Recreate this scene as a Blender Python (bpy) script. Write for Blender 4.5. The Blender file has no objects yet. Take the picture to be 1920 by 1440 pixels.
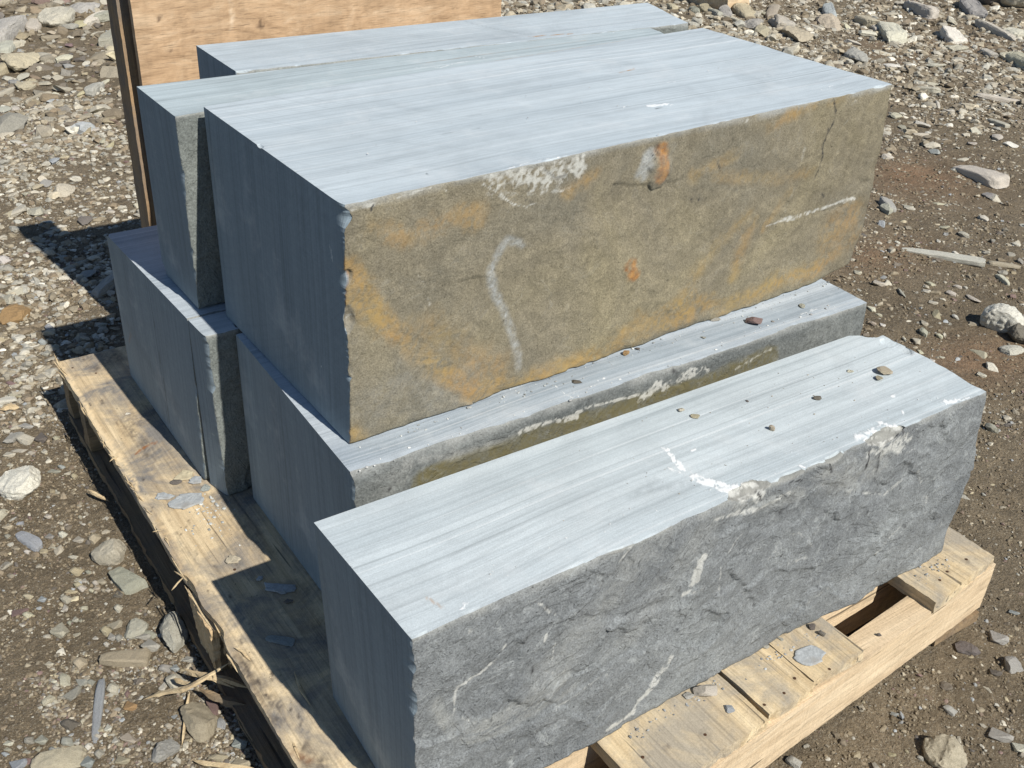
import bpy, math, random
import numpy as np
from mathutils import Euler, Vector
# ------------------------------------------------------------ camera, world, sun
scn = bpy.context.scene
CAM_ROT = (1.0316, -0.0307, -0.5938)
CAM_LOC = (-0.4549, -0.833, 1.2781)
FPX = 2057.0                                   # focal length in photo pixels (photo 1920 wide)
cd = bpy.data.cameras.new('camera'); cam = bpy.data.objects.new('camera', cd)
scn.collection.objects.link(cam); scn.camera = cam
cam.location = CAM_LOC; cam.rotation_euler = CAM_ROT
cd.sensor_width = 36; cd.lens = FPX/1920*36; cd.clip_start = .01; cd.clip_end = 500
SUN = np.array([0.1153, -1.0392, 1.0]); SUN /= np.linalg.norm(SUN)
EL = math.asin(SUN[2]); AZ = math.atan2(SUN[0], SUN[1])     # azimuth from +Y towards +X
w = bpy.data.worlds.new('World'); scn.world = w; w.use_nodes = True
bg = w.node_tree.nodes['Background']
sk = w.node_tree.nodes.new('ShaderNodeTexSky'); sk.sky_type = 'NISHITA'; sk.sun_disc = False
sk.sun_elevation = EL; sk.sun_rotation = AZ
w.node_tree.links.new(sk.outputs[0], bg.inputs[0]); bg.inputs[1].default_value = .08; sk.altitude = 1500; sk.dust_density = 0.; sk.ozone_density = 1.; sk.air_density = 1.
sd = bpy.data.lights.new('sun', 'SUN'); sd.energy = 5.0; sd.angle = math.radians(.5); sd.color = (1, .955, .88)
so = bpy.data.objects.new('sun', sd); scn.collection.objects.link(so)
so.rotation_euler = Vector(SUN).to_track_quat('Z', 'Y').to_euler(); so.location = (1, -4, 6)
scn.view_settings.view_transform = 'Standard'; scn.view_settings.look = 'None'
scn.view_settings.exposure = 0.30; scn.view_settings.gamma = 1
GZ = -.152                                       # level of the ground; the pallet deck is z = 0

# ------------------------------------------------------------ helpers
RM = np.array(Euler(CAM_ROT, 'XYZ').to_matrix()); CO = np.array(CAM_LOC)
def ray(x, y): return RM @ np.array([(x-960)/FPX, -(y-720)/FPX, -1.])
def hit(x, y, p, n):                             # photo pixel -> point on the plane through p with normal n
    d = ray(x, y); p = np.array(p, float); n = np.array(n, float)
    return CO + d*(((p-CO)@n)/(d@n))
def at(x, y, z=GZ): return hit(x, y, (0, 0, z), (0, 0, 1))
def pxm(P): return np.linalg.norm(np.asarray(P)-CO)/FPX     # metres per photo pixel at P
U = np.uint32
def _h(ix, iy, iz, seed):
    h = (ix.astype(np.int64)*73856093) ^ (iy.astype(np.int64)*19349663) ^ (iz.astype(np.int64)*83492791) ^ (seed*2654435)
    h = (h & 0xffffffff).astype(np.uint64); h = (h ^ (h >> 13))*np.uint64(1274126177) & np.uint64(0xffffffff)
    return ((h ^ (h >> 16)) & np.uint64(0xffff)).astype(np.float64)/32767.5-1
def noise(P, s=1., seed=0):
    P = np.asarray(P, float)*s; i = np.floor(P); f = P-i; f = f*f*(3-2*f); i = i.astype(np.int64); r = 0
    for a in (0, 1):
        wa = f[..., 0] if a else 1-f[..., 0]
        for b in (0, 1):
            wb = f[..., 1] if b else 1-f[..., 1]
            for c in (0, 1):
                wc = f[..., 2] if c else 1-f[..., 2]
                r = r+wa*wb*wc*_h(i[..., 0]+a, i[..., 1]+b, i[..., 2]+c, seed)
    return r
def fbm(P, s=1., o=4, seed=0, g=.5):
    r = 0; a = 1; t = 0
    for k in range(o): r = r+a*noise(P, s*2.03**k, seed+k*7); t += a; a *= g
    return r/t
def ridge(P, s, seed=0): return 1-np.abs(noise(P, s, seed))*2
def sm(x, a, b): t = np.clip((x-a)/(b-a), 0, 1); return t*t*(3-2*t)
col = scn.collection
def link(name, me, mats, parent=None, loc=(0, 0, 0), rot=(0, 0, 0)):
    o = bpy.data.objects.new(name, me); col.objects.link(o)
    for m in mats: me.materials.append(m)
    o.location = loc; o.rotation_euler = rot
    if parent: o.parent = parent
    return o
def tag(o, label=None, cat=None, group=None, kind=None):
    if label: o['label'] = label
    if cat: o['category'] = cat
    if group: o['group'] = group
    if kind: o['kind'] = kind
    return o
def empty(name, loc=(0, 0, 0), rot=(0, 0, 0)):
    o = bpy.data.objects.new(name, None); col.objects.link(o); o.location = loc; o.rotation_euler = rot
    o.empty_display_size = .1; return o
def mesh(name, V, F, mi=None, smooth=None, attrs=None):
    """V (n,3), F (m,3|4) int arrays"""
    me = bpy.data.meshes.new(name); V = np.asarray(V, np.float32); F = np.asarray(F, np.int32); k = F.shape[1]
    me.vertices.add(len(V)); me.vertices.foreach_set('co', V.ravel())
    me.loops.add(F.size); me.loops.foreach_set('vertex_index', F.ravel())
    me.polygons.add(len(F)); me.polygons.foreach_set('loop_start', np.arange(0, F.size, k, dtype=np.int32))
    if mi is not None: me.polygons.foreach_set('material_index', np.asarray(mi, np.int32))
    me.update(calc_edges=True)
    sh = np.zeros(len(F), bool) if smooth is None else (np.full(len(F), smooth) if np.isscalar(smooth) else np.asarray(smooth, bool))
    me.polygons.foreach_set('use_smooth', sh)
    for an, av in (attrs or {}).items():
        a = me.attributes.new(an, 'FLOAT_COLOR', 'POINT'); av = np.asarray(av, np.float32)
        if av.shape[1] == 3: av = np.hstack([av, np.ones((len(av), 1), np.float32)])
        a.data.foreach_set('color', av.ravel())
    me.validate(); return me

# ------------------------------------------------------------ materials
class NT:
    def __init__(s, name, rough=.9):
        s.m = bpy.data.materials.new(name); s.m.use_nodes = True; s.t = s.m.node_tree; s.n = s.t.nodes
        s.b = s.n['Principled BSDF']; s.b.inputs['Roughness'].default_value = rough
        s.b.inputs['Specular IOR Level'].default_value = .25
        s.co = s.n.new('ShaderNodeTexCoord').outputs['Object']
    def L(s, a, b): s.t.links.new(a, b)
    def put(s, i, v):
        if hasattr(v, 'is_linked') or hasattr(v, 'links'): s.L(v, i)
        elif isinstance(v, (tuple, list)) and len(v) == 3 and i.type == 'RGBA': i.default_value = (*v, 1)
        else: i.default_value = v
    def mapv(s, sc, v=None, off=(0, 0, 0)):
        m = s.n.new('ShaderNodeMapping'); s.L(v or s.co, m.inputs[0]); m.inputs[3].default_value = sc; m.inputs[1].default_value = off
        return m.outputs[0]
    def noise(s, scale=5, det=4, rough=.55, v=None, dist=0, out=0):
        t = s.n.new('ShaderNodeTexNoise'); s.L(v or s.co, t.inputs['Vector']); t.inputs['Scale'].default_value = scale
        t.inputs['Detail'].default_value = det; t.inputs['Roughness'].default_value = rough; t.inputs['Distortion'].default_value = dist
        return t.outputs[out]
    def vor(s, scale, v=None, feat='F1', out=0):
        t = s.n.new('ShaderNodeTexVoronoi'); t.feature = feat; s.L(v or s.co, t.inputs['Vector']); t.inputs['Scale'].default_value = scale
        return t.outputs[out]
    def ramp(s, f, *st):
        r = s.n.new('ShaderNodeValToRGB'); s.L(f, r.inputs[0]); e = r.color_ramp.elements
        while len(e) < len(st): e.new(.5)
        for k, (p, c) in enumerate(st):
            e[k].position = p; e[k].color = (c, c, c, 1) if np.isscalar(c) else (*c, 1)
        return r.outputs[0]
    def mix(s, f, a, b, mode='MIX'):
        x = s.n.new('ShaderNodeMix'); x.data_type = 'RGBA'; x.blend_type = mode
        s.put(x.inputs[0], f); s.put(x.inputs[6], a); s.put(x.inputs[7], b); return x.outputs[2]
    def math(s, op, a, b=0., clamp=False):
        x = s.n.new('ShaderNodeMath'); x.operation = op; x.use_clamp = clamp; s.put(x.inputs[0], a); s.put(x.inputs[1], b); return x.outputs[0]
    def attr(s, name):
        a = s.n.new('ShaderNodeAttribute'); a.attribute_name = name
        q = s.n.new('ShaderNodeSeparateColor'); s.L(a.outputs['Color'], q.inputs[0])
        return [q.outputs[0], q.outputs[1], q.outputs[2], a.outputs['Alpha']], a.outputs['Color']
    def bump(s, h, st=.5, d=.002, prev=None):
        b = s.n.new('ShaderNodeBump'); b.inputs['Strength'].default_value = st; b.inputs['Distance'].default_value = d
        s.L(h, b.inputs['Height']); 
        if prev: s.L(prev, b.inputs['Normal'])
        return b.outputs[0]
    def out(s, c, n=None):
        s.put(s.b.inputs['Base Color'], c)
        if n: s.L(n, s.b.inputs['Normal'])
        return s.m

def m_sawn(name, light, dark, off=0., contrast=1., chalk=(.68, .70, .70), lines=1.):
    t = NT(name, .75); (r, g, b, a), _ = t.attr('m1')
    warp = t.n.new('ShaderNodeVectorMath'); warp.operation = 'MULTIPLY_ADD'
    nv = t.n.new('ShaderNodeTexNoise'); t.L(t.co, nv.inputs['Vector']); nv.inputs['Scale'].default_value = 1.3; nv.inputs['Detail'].default_value = 1
    oi = t.n.new('ShaderNodeObjectInfo'); cb = t.n.new('ShaderNodeCombineXYZ'); t.L(t.math('MULTIPLY', oi.outputs['Random'], 9.), cb.inputs[1])
    sh = t.n.new('ShaderNodeVectorMath'); t.L(t.co, sh.inputs[0]); t.L(cb.outputs[0], sh.inputs[1])
    t.L(nv.outputs['Color'], warp.inputs[0]); warp.inputs[1].default_value = (0, .05, 0); t.L(sh.outputs[0], warp.inputs[2])
    wv = warp.outputs[0]
    s1 = t.noise(1, 2, .6, t.mapv((.25, 9, .25), wv, (off, off, off)))
    s2 = t.noise(1, 3, .7, t.mapv((.5, 45, .5), wv, (off*2, 0, 0)))
    s3 = t.noise(1, 2, .7, t.mapv((1.2, 170, 1.2), wv, (0, off*3, 0))); s4 = t.noise(1, 1, .5, t.mapv((.35, 95, .35), wv, (off, off*5, 0)))
    broad = t.noise(2.2, 3, .5)
    m = t.math('ADD', t.math('MULTIPLY', s1, .62), t.math('MULTIPLY', s2, .42)); m = t.math('ADD', m, t.math('MULTIPLY', s3, .16))
    m = t.math('ADD', m, t.math('MULTIPLY', broad, .12))
    c = t.ramp(m, (.5, dark), (.5+.12/contrast, tuple(.5*(x+y) for x, y in zip(light, dark))), (.5+.34/contrast, light))
    fine = t.ramp(s2, (.36, .80), (.43, 1), (1, 1.0)); c = t.mix(.38, c, fine, 'MULTIPLY'); c = t.mix(.8, c, t.ramp(s4, (.27, .80), (.32, 1)), 'MULTIPLY'); c = t.mix(t.ramp(s4, (.67, 0), (.70, .28*lines)), c, chalk)
    far = t.n.new('ShaderNodeVectorMath'); far.operation = 'DISTANCE'; t.L(sh.outputs[0], far.inputs[0]); far.inputs[1].default_value = (.9, 1.4+off*.1, 1.1)
    cr_ = t.n.new('ShaderNodeCombineXYZ'); t.L(far.outputs['Value'], cr_.inputs[0]); arcs = t.noise(130, 2, .7, cr_.outputs[0])
    c = t.mix(t.ramp(t.noise(3.1, 3, .6, sh.outputs[0]), (.38, 0), (.62, .5)), c, t.ramp(arcs, (.32, .80), (.5, 1.), (.7, 1.06)), 'MULTIPLY')
    c = t.mix(.6, c, t.ramp(t.noise(1, 5, .65, t.mapv((2.6, 3.4, 1.1), sh.outputs[0]), dist=1.2), (.34, .80), (.5, 1.), (.7, 1.04)), 'MULTIPLY')
    mo = t.noise(1, 4, .7, t.mapv((22, 60, 60))); c = t.mix(.30, c, t.ramp(mo, (.3, .78), (.7, 1.12)), 'MULTIPLY')
    gr = t.noise(650, 3, .85); c = t.mix(.8, c, t.ramp(gr, (.3, .76), (.7, 1.18)), 'MULTIPLY'); c = t.mix(.5, c, t.ramp(s3, (.36, .80), (.5, 1.), (.65, 1.08)), 'MULTIPLY')
    sc = t.noise(1, 2, .6, t.mapv((5, 5, 260), None)); c = t.mix(.22, c, t.ramp(sc, (.3, .82), (.7, 1.12)), 'MULTIPLY')
    dust = t.ramp(t.noise(7, 5, .7), (.55, 0), (.75, .35)); c = t.mix(dust, c, (.60, .62, .62))
    c = t.mix(r, c, (.36, .17, .035)); c = t.mix(b, c, (.13, .15, .16))
    brk = t.math('ADD', t.math('MULTIPLY', t.noise(420, 4, .75), .6), t.math('MULTIPLY', t.noise(75, 4, .7), .4))
    g = t.ramp(t.math('ADD', g, t.math('MULTIPLY', t.math('SUBTRACT', brk, .5), 1.7)), (.36, 0), (.78, 1))
    c = t.mix(a, c, (.30, .32, .32)); c = t.mix(g, c, chalk)
    n = t.bump(gr, .25, .0006); n = t.bump(s3, .12, .0008, n); n = t.bump(g, .3, .0025, n)
    return t.out(c, n)
def m_cleft(name, base, lo, hi, light=(.27, .275, .26), grain=260, gstr=.5, veins=.5, olive=(.125, .112, .060), big=3.5, bumpd=.003, ledge=.35):
    """natural bedding / broken face of the blocks: base colour with mottles; attributes carry stains, chalk and chips"""
    t = NT(name, .93); (r, g, b, a), _ = t.attr('m1'); (r2, g2, b2, a2), _ = t.attr('m2')
    n1 = t.noise(big, 6, .62, dist=.6); c = t.ramp(n1, (.30, lo), (.5, base), (.70, hi))
    n2 = t.noise(22, 5, .7, dist=.8); c = t.mix(.45, c, t.ramp(n2, (.28, .62), (.5, .98), (.72, 1.38)), 'MULTIPLY')
    gr = t.noise(grain, 3, .75); c = t.mix(gstr, c, t.ramp(gr, (.30, .50), (.5, 1.), (.70, 1.5)), 'MULTIPLY')
    st = t.noise(1, 4, .7, t.mapv((90, 90, 24))); c = t.mix(.3, c, t.ramp(st, (.3, .6), (.5, 1.), (.72, 1.35)), 'MULTIPLY')
    c = t.mix(r2, c, olive)
    c = t.mix(g2, c, t.mix(.55, light, t.ramp(gr, (.3, .55), (.7, 1.35)), 'MULTIPLY'))
    if veins:
        vv = t.noise(9, 5, .6, dist=1.5); v = t.math('ABSOLUTE', t.math('SUBTRACT', vv, .5)); v = t.ramp(v, (0, 1), (.009, .5), (.018, 0))
        v = t.math('MULTIPLY', v, t.math('MULTIPLY', t.ramp(n2, (.45, 0), (.6, 1)), veins)); c = t.mix(v, c, (.30, .315, .31))
    brk = t.math('ADD', t.math('MULTIPLY', t.noise(grain*1.3, 4, .75), .55), t.math('MULTIPLY', t.noise(60, 4, .7), .45)); bc = t.math('MULTIPLY', t.math('SUBTRACT', brk, .5), 1.7)
    g = t.math('MULTIPLY', t.ramp(t.math('ADD', g, bc), (.26, 0), (.85, 1)), .78)
    c = t.mix(.7, c, t.ramp(t.noise(170, 3, .6), (.28, .35), (.36, 1.)), 'MULTIPLY')
    nr = t.ramp(t.noise(60, 4, .7), (.3, .35), (.6, 1.))
    st_ = t.math('MULTIPLY', r, t.ramp(t.noise(13, 5, .7), (.26, .15), (.56, 1.))); c = t.mix(t.math('MULTIPLY', st_, .92), c, t.mix(t.ramp(t.noise(8, 3, .6), (.35, 0), (.65, 1)), (.30, .215, .085), (.30, .185, .07)))
    c = t.mix(t.math('MULTIPLY', b2, nr), c, t.mix(t.ramp(t.noise(55, 4, .7), (.4, 0), (.6, 1)), (.19, .075, .022), (.36, .19, .065)))
    c = t.mix(t.math('MULTIPLY', a, .85), c, t.mix(.7, (.25, .245, .22), t.ramp(n2, (.25, .5), (.7, 1.4)), 'MULTIPLY'))
    c = t.mix(t.math('MULTIPLY', g, t.ramp(gr, (.2, .7), (.6, 1))), c, (.50, .50, .465))
    c = t.mix(b, c, (.028, .028, .03))
    led = t.ramp(t.noise(5, 5, .6, dist=1.4), (.36, 0), (.372, .25), (.45, .3), (.458, .55), (.53, .6), (.542, .8), (.62, .85), (.63, 1))
    n = t.bump(led, ledge, .010); n = t.bump(n2, .75, bumpd*1.6, n); n = t.bump(st, .6, bumpd*.5, n); n = t.bump(gr, .9, bumpd*.32, n)
    return t.out(c, n)
def m_wood(name, axis, light, dark, grey=None, greyamt=.5, gs=1., rough=.85, cross=0.):
    t = NT(name, rough); (r, g, b, a), _ = t.attr('m1')
    f = [38*gs]*3; f[axis] = 1.6*gs; f2 = [190*gs]*3; f2[axis] = 3.5*gs
    g1 = t.noise(1, 4, .65, t.mapv(f), dist=.6); g2 = t.noise(1, 4, .75, t.mapv(f2), dist=.2)
    c = t.ramp(g1, (.30, dark), (.5, tuple(.5*(x+y) for x, y in zip(light, dark))), (.66, light))
    c = t.mix(.6, c, t.ramp(g2, (.32, .42), (.45, .92), (.7, 1.2)), 'MULTIPLY')
    crk = t.ramp(t.noise(1, 2, .5, t.mapv([x*.45 if k != axis else x*.6 for k, x in enumerate(f2)]), dist=.1), (.31, .2), (.345, 1)); c = t.mix(.85, c, crk, 'MULTIPLY')
    if grey: c = t.mix(t.math('MULTIPLY', t.ramp(t.noise(7, 5, .7, dist=.5), (.42, 0), (.62, 1)), greyamt), c, t.mix(.5, grey, t.ramp(g2, (.3, .6), (.7, 1.3)), 'MULTIPLY'))
    if cross:
        fc = [4]*3; fc[axis] = 420; cr = t.noise(1, 3, .6, t.mapv(fc, None)); c = t.mix(cross, c, t.ramp(cr, (.35, .7), (.6, 1.15)), 'MULTIPLY')
    sp = t.ramp(t.noise(330, 3, .7), (.3, .7), (.6, 1.08)); c = t.mix(.6, c, sp, 'MULTIPLY')
    c = t.mix(t.math('MULTIPLY', b, t.ramp(t.noise(60, 4, .7), (.3, .3), (.6, 1))), c, (.055, .045, .04)); c = t.mix(g, c, (.72, .56, .34)); c = t.mix(r, c, (.24, .10, .035))
    n = t.bump(g2, .8, .0016); n = t.bump(g1, .15, .002, n); n = t.bump(sp, .3, .0008, n)
    return t.out(c, n)
def m_stone():
    """loose stones: object colour attribute 'tint' carries each stone's own colour"""
    t = NT('loose_stone', .9)
    oi = t.n.new('ShaderNodeObjectInfo'); c0 = oi.outputs['Color']
    n1 = t.noise(26, 5, .65, dist=.7); n2 = t.noise(220, 3, .75)
    lay = t.noise(1, 3, .6, t.mapv((14, 14, 110)), dist=.4)
    c = t.mix(.7, c0, t.ramp(n1, (.3, .62), (.5, 1), (.7, 1.32)), 'MULTIPLY'); c = t.mix(.45, c, t.ramp(n2, (.3, .6), (.7, 1.35)), 'MULTIPLY')
    c = t.mix(.35, c, t.ramp(lay, (.35, .65), (.65, 1.2)), 'MULTIPLY')
    dirt = t.ramp(t.noise(14, 5, .7), (.5, 0), (.72, .6)); c = t.mix(dirt, c, (.19, .145, .095))
    n = t.bump(n1, .6, .004); n = t.bump(n2, .6, .0012, n); n = t.bump(lay, .4, .0015, n)
    return t.out(c, n)
def m_gravel():
    t = NT('gravel_stones', .92); _, c0 = t.attr('tint')
    n1 = t.noise(160, 3, .7); c = t.mix(.6, c0, t.ramp(n1, (.3, .6), (.5, 1), (.7, 1.35)), 'MULTIPLY')
    return t.out(c, t.bump(n1, .5, .0015))
def m_dirt():
    t = NT('dirt_ground', .97)
    n1 = t.noise(.9, 4, .6); n2 = t.noise(7, 6, .7); n3 = t.noise(70, 5, .75); n4 = t.noise(350, 3, .8)
    (r, g, b, a), _ = t.attr('m1')
    c = t.ramp(n1, (.35, (.148, .115, .073)), (.65, (.205, .163, .107)))
    c = t.mix(r, c, (.265, .165, .095)); c = t.mix(g, c, (.07, .06, .047))  # g: unseen ground darkened to cut bounce light
    c = t.mix(.55, c, t.ramp(n2, (.3, .68), (.7, 1.28)), 'MULTIPLY')
    c = t.mix(.7, c, t.ramp(n3, (.3, .45), (.5, .95), (.7, 1.45)), 'MULTIPLY')
    c = t.mix(.5, c, t.ramp(n4, (.3, .5), (.7, 1.45)), 'MULTIPLY')
    gritm = t.math('MULTIPLY', t.ramp(t.noise(420, 2, .6), (.60, 0), (.66, 1)), t.ramp(n2, (.35, .35), (.6, 1))); c = t.mix(gritm, c, (.38, .35, .28))
    c = t.mix(b, c, (.075, .063, .048))
    v = t.vor(150); n = t.bump(n3, 1., .012); n = t.bump(v, .5, .004, n); n = t.bump(n4, .8, .002, n)
    return t.out(c, n)

SAW_A = m_sawn('sawn_stone_pale', (.50, .555, .58), (.39, .445, .475), 0, .6)
SAW_B = m_sawn('sawn_stone_banded', (.525, .575, .59), (.36, .415, .44), 3.3, .85)
SAW_D = m_sawn('sawn_stone_green_grey', (.455, .52, .535), (.33, .39, .41), 9.4, .7)
SAW_C = m_sawn('sawn_stone_grey', (.48, .525, .56), (.31, .36, .40), 7.1, 1.)
END_A = m_sawn('sawn_end_shade_tone', (.265, .325, .362), (.195, .245, .278), 0, .6, lines=0)  # darker copy of the sawn stone: shade coloured into the left ends
END_C = m_sawn('sawn_end_grey_shade_tone', (.28, .34, .37), (.205, .25, .28), 5.2, .5, lines=0)  # grey sawn stone, likewise darkened in colour for the shaded ends
CL_A = m_cleft('rusty_cleft_stone', (.178, .156, .110), (.136, .127, .100), (.206, .178, .114), veins=.1, gstr=.75, grain=380, bumpd=.003, ledge=.14)
CL_B = m_cleft('grey_broken_stone', (.165, .175, .178), (.120, .129, .134), (.205, .217, .217), veins=.8, gstr=.8, grain=340, bumpd=.004, ledge=.5)
CL_C = m_cleft('grey_cleft_stone', (.130, .140, .136), (.09, .10, .10), (.185, .195, .185), veins=.3, gstr=.7, bumpd=.003)
CL_D = m_cleft('green_grey_cleft_stone', (.165, .18, .168), (.125, .137, .13), (.21, .225, .205), veins=.3, gstr=.7, bumpd=.003)
W_DECK = m_wood('weathered_deck_wood', 1, (.68, .55, .35), (.44, .33, .19), (.30, .275, .23), .8)
W_DECKL = m_wood('stained_deck_wood', 1, (.74, .60, .385), (.42, .31, .18), (.21, .195, .175), 1.)
W_STR = m_wood('fresh_stringer_wood', 0, (.66, .53, .36), (.50, .375, .235), None, 0, .8, cross=.25)
W_DARK = m_wood('old_pallet_wood', 1, (.33, .24, .14), (.16, .11, .065), (.15, .13, .11), .6)
W_DARKX = m_wood('old_stringer_wood', 0, (.36, .26, .15), (.18, .13, .075), (.17, .15, .12), .5)
W_SPLIT = m_wood('splintered_wood', 0, (.66, .53, .33), (.42, .31, .18), None, 0, 1.)
def m_ply():
    t = NT('plywood_face', .8)
    v = t.mapv((26, 60, 420)); g2 = t.noise(1, 4, .75, v, dist=.3); g1 = t.noise(1, 4, .6, t.mapv((9, 9, 26)), dist=1.2)
    c = t.ramp(g1, (.3, (.34, .225, .13)), (.5, (.44, .30, .18)), (.7, (.52, .38, .245)))
    c = t.mix(.75, c, t.ramp(g2, (.33, .45), (.45, .95), (.7, 1.25)), 'MULTIPLY')
    bl = t.noise(1, 3, .6, t.mapv((32, 32, 5)), dist=.4); c = t.mix(.45, c, t.ramp(bl, (.3, .7), (.6, 1.1)), 'MULTIPLY')
    (r, g, b, a), _ = t.attr('m1'); c = t.mix(b, c, (.05, .03, .02)); c = t.mix(g, c, (.78, .68, .52))
    return t.out(c, t.bump(g2, .5, .001))
W_PLY = m_ply()
W_SIDE = m_wood('crate_side_wood', 2, (.40, .27, .15), (.22, .15, .09), (.15, .14, .13), .6)
STONE = m_stone(); GRAV = m_gravel(); DIRT = m_dirt()
def m_metal(name, c, r=.5, me=.8):
    t = NT(name, r); t.b.inputs['Metallic'].default_value = me; n = t.noise(300, 3, .6)
    return t.out(t.mix(.6, c, t.ramp(n, (.3, .5), (.7, 1.3)), 'MULTIPLY'), t.bump(n, .3, .0005))
RUSTY = m_metal('rusty_nail_metal', (.11, .06, .035), .7, .5)

# ------------------------------------------------------------ lattice solid (stone blocks and boards)
def lattice(P8, h, spac=None):
    """P8[i][j][k] corner points; returns V, F, uvw, face ids (0 near,1 far,2 left,3 right,4 bottom,5 top)"""
    P8 = np.array(P8, float); L = np.linalg.norm(P8[1, 0, 1]-P8[0, 0, 1]); W = np.linalg.norm(P8[0, 1, 1]-P8[0, 0, 1]); H = np.linalg.norm(P8[0, 0, 1]-P8[0, 0, 0])
    nx, ny, nz = [max(1, int(round(a/b))) for a, b in zip((L, W, H), h)]
    I = np.full((nx+1, ny+1, nz+1), -1, np.int64); S = np.zeros_like(I, bool)
    S[[0, -1]] = 1; S[:, [0, -1]] = 1; S[:, :, [0, -1]] = 1
    idx = np.argwhere(S); I[S] = np.arange(len(idx)); uvw = idx/np.array([nx, ny, nz])
    F = []; fid = []
    def grid(A, flip, k):
        q = np.stack([A[:-1, :-1], A[1:, :-1], A[1:, 1:], A[:-1, 1:]], -1).reshape(-1, 4)
        F.append(q[:, ::-1] if flip else q); fid.append(np.full(len(q), k))
    grid(I[:, 0, :], False, 0); grid(I[:, -1, :], True, 1); grid(I[0], True, 2); grid(I[-1], False, 3); grid(I[:, :, 0], True, 4); grid(I[:, :, -1], False, 5)
    u, v, t = uvw.T; V = 0
    for i in (0, 1):
        for j in (0, 1):
            for k in (0, 1):
                V = V+((u if i else 1-u)*(v if j else 1-v)*(t if k else 1-t))[:, None]*P8[i, j, k]
    return V, np.vstack(F), uvw, np.concatenate(fid), (L, W, H)
def seg(P, a, b, ax):
    """distance (metres) from points P to segment a-b using axes ax"""
    Q = P[:, ax]; a = np.array(a)[list(ax)]; b = np.array(b)[list(ax)]; d = b-a
    t = np.clip(((Q-a)@d)/max(d@d, 1e-12), 0, 1); return np.linalg.norm(Q-(a+t[:, None]*d), axis=1)
class Paint:
    """stains of their own shape painted on one face of a block: strokes given on the face plane"""
    def __init__(s, V, mask, pl, ax, seed=0):
        s.V = V; s.k = mask; s.pl = pl; s.ax = ax; s.m1 = np.zeros((len(V), 4)); s.m2 = np.zeros((len(V), 4)); s.seed = seed
        s.w1 = fbm(V, 60, 3, seed+91); s.w2 = fbm(V, 14, 3, seed+92); s.w3 = fbm(V, 200, 3, seed+93)+.5*fbm(V, 45, 2, seed+94)
    def on(s, mask, pl, ax): s.k = mask; s.pl = pl; s.ax = ax
    def line(s, ch, pts, wpx, st=1., soft=.6, j=.5, m=1):
        A = s.m1 if m == 1 else s.m2; Q = [hit(x, y, *s.pl) for x, y in pts]
        if len(Q) == 1: Q = Q*2
        d = np.min([seg(s.V, Q[i], Q[i+1], s.ax) for i in range(len(Q)-1)], axis=0)
        wd = wpx*.5*pxm(Q[0]); d = d+wd*j*(s.w1*1.2+s.w2*.6)
        v = st*(1-sm(d, wd*(1-soft), wd*(1+soft)*1.05))*np.clip(.9+2.1*j*s.w3, .08, 1.3)
        A[:, ch] = np.where(s.k, np.maximum(A[:, ch], np.clip(v, 0, 1)), A[:, ch])

def facets(Q, L, H, x0, z0, n, amp, tilt, seed):
    """broken-stone facets: plates with their own height and tilt, meeting in sharp steps"""
    r_ = np.random.RandomState(seed); sx = r_.uniform(0, L, n)+x0; sz = r_.uniform(0, H, n)+z0; hh = r_.normal(size=n)*amp; tx = r_.normal(size=n)*tilt; tz = r_.normal(size=n)*tilt; wx = r_.uniform(.5, 1., n)
    x = Q[:, 0]+.03*fbm(Q, 11, 3, seed+1)+.006*noise(Q, 70, seed+3); z = Q[:, 2]+.03*fbm(Q, 11, 3, seed+2)+.006*noise(Q, 70, seed+4); best = np.full(len(Q), 9e9); v = np.zeros(len(Q))
    for i in range(n):
        dx = x-sx[i]; dz = z-sz[i]; d = (dx*wx[i]+.35*dz)**2+(dz*1.1)**2; m = d < best; best = np.where(m, d, best); v = np.where(m, hh[i]+tx[i]*dx+tz[i]*dz, v)
    return v
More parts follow.
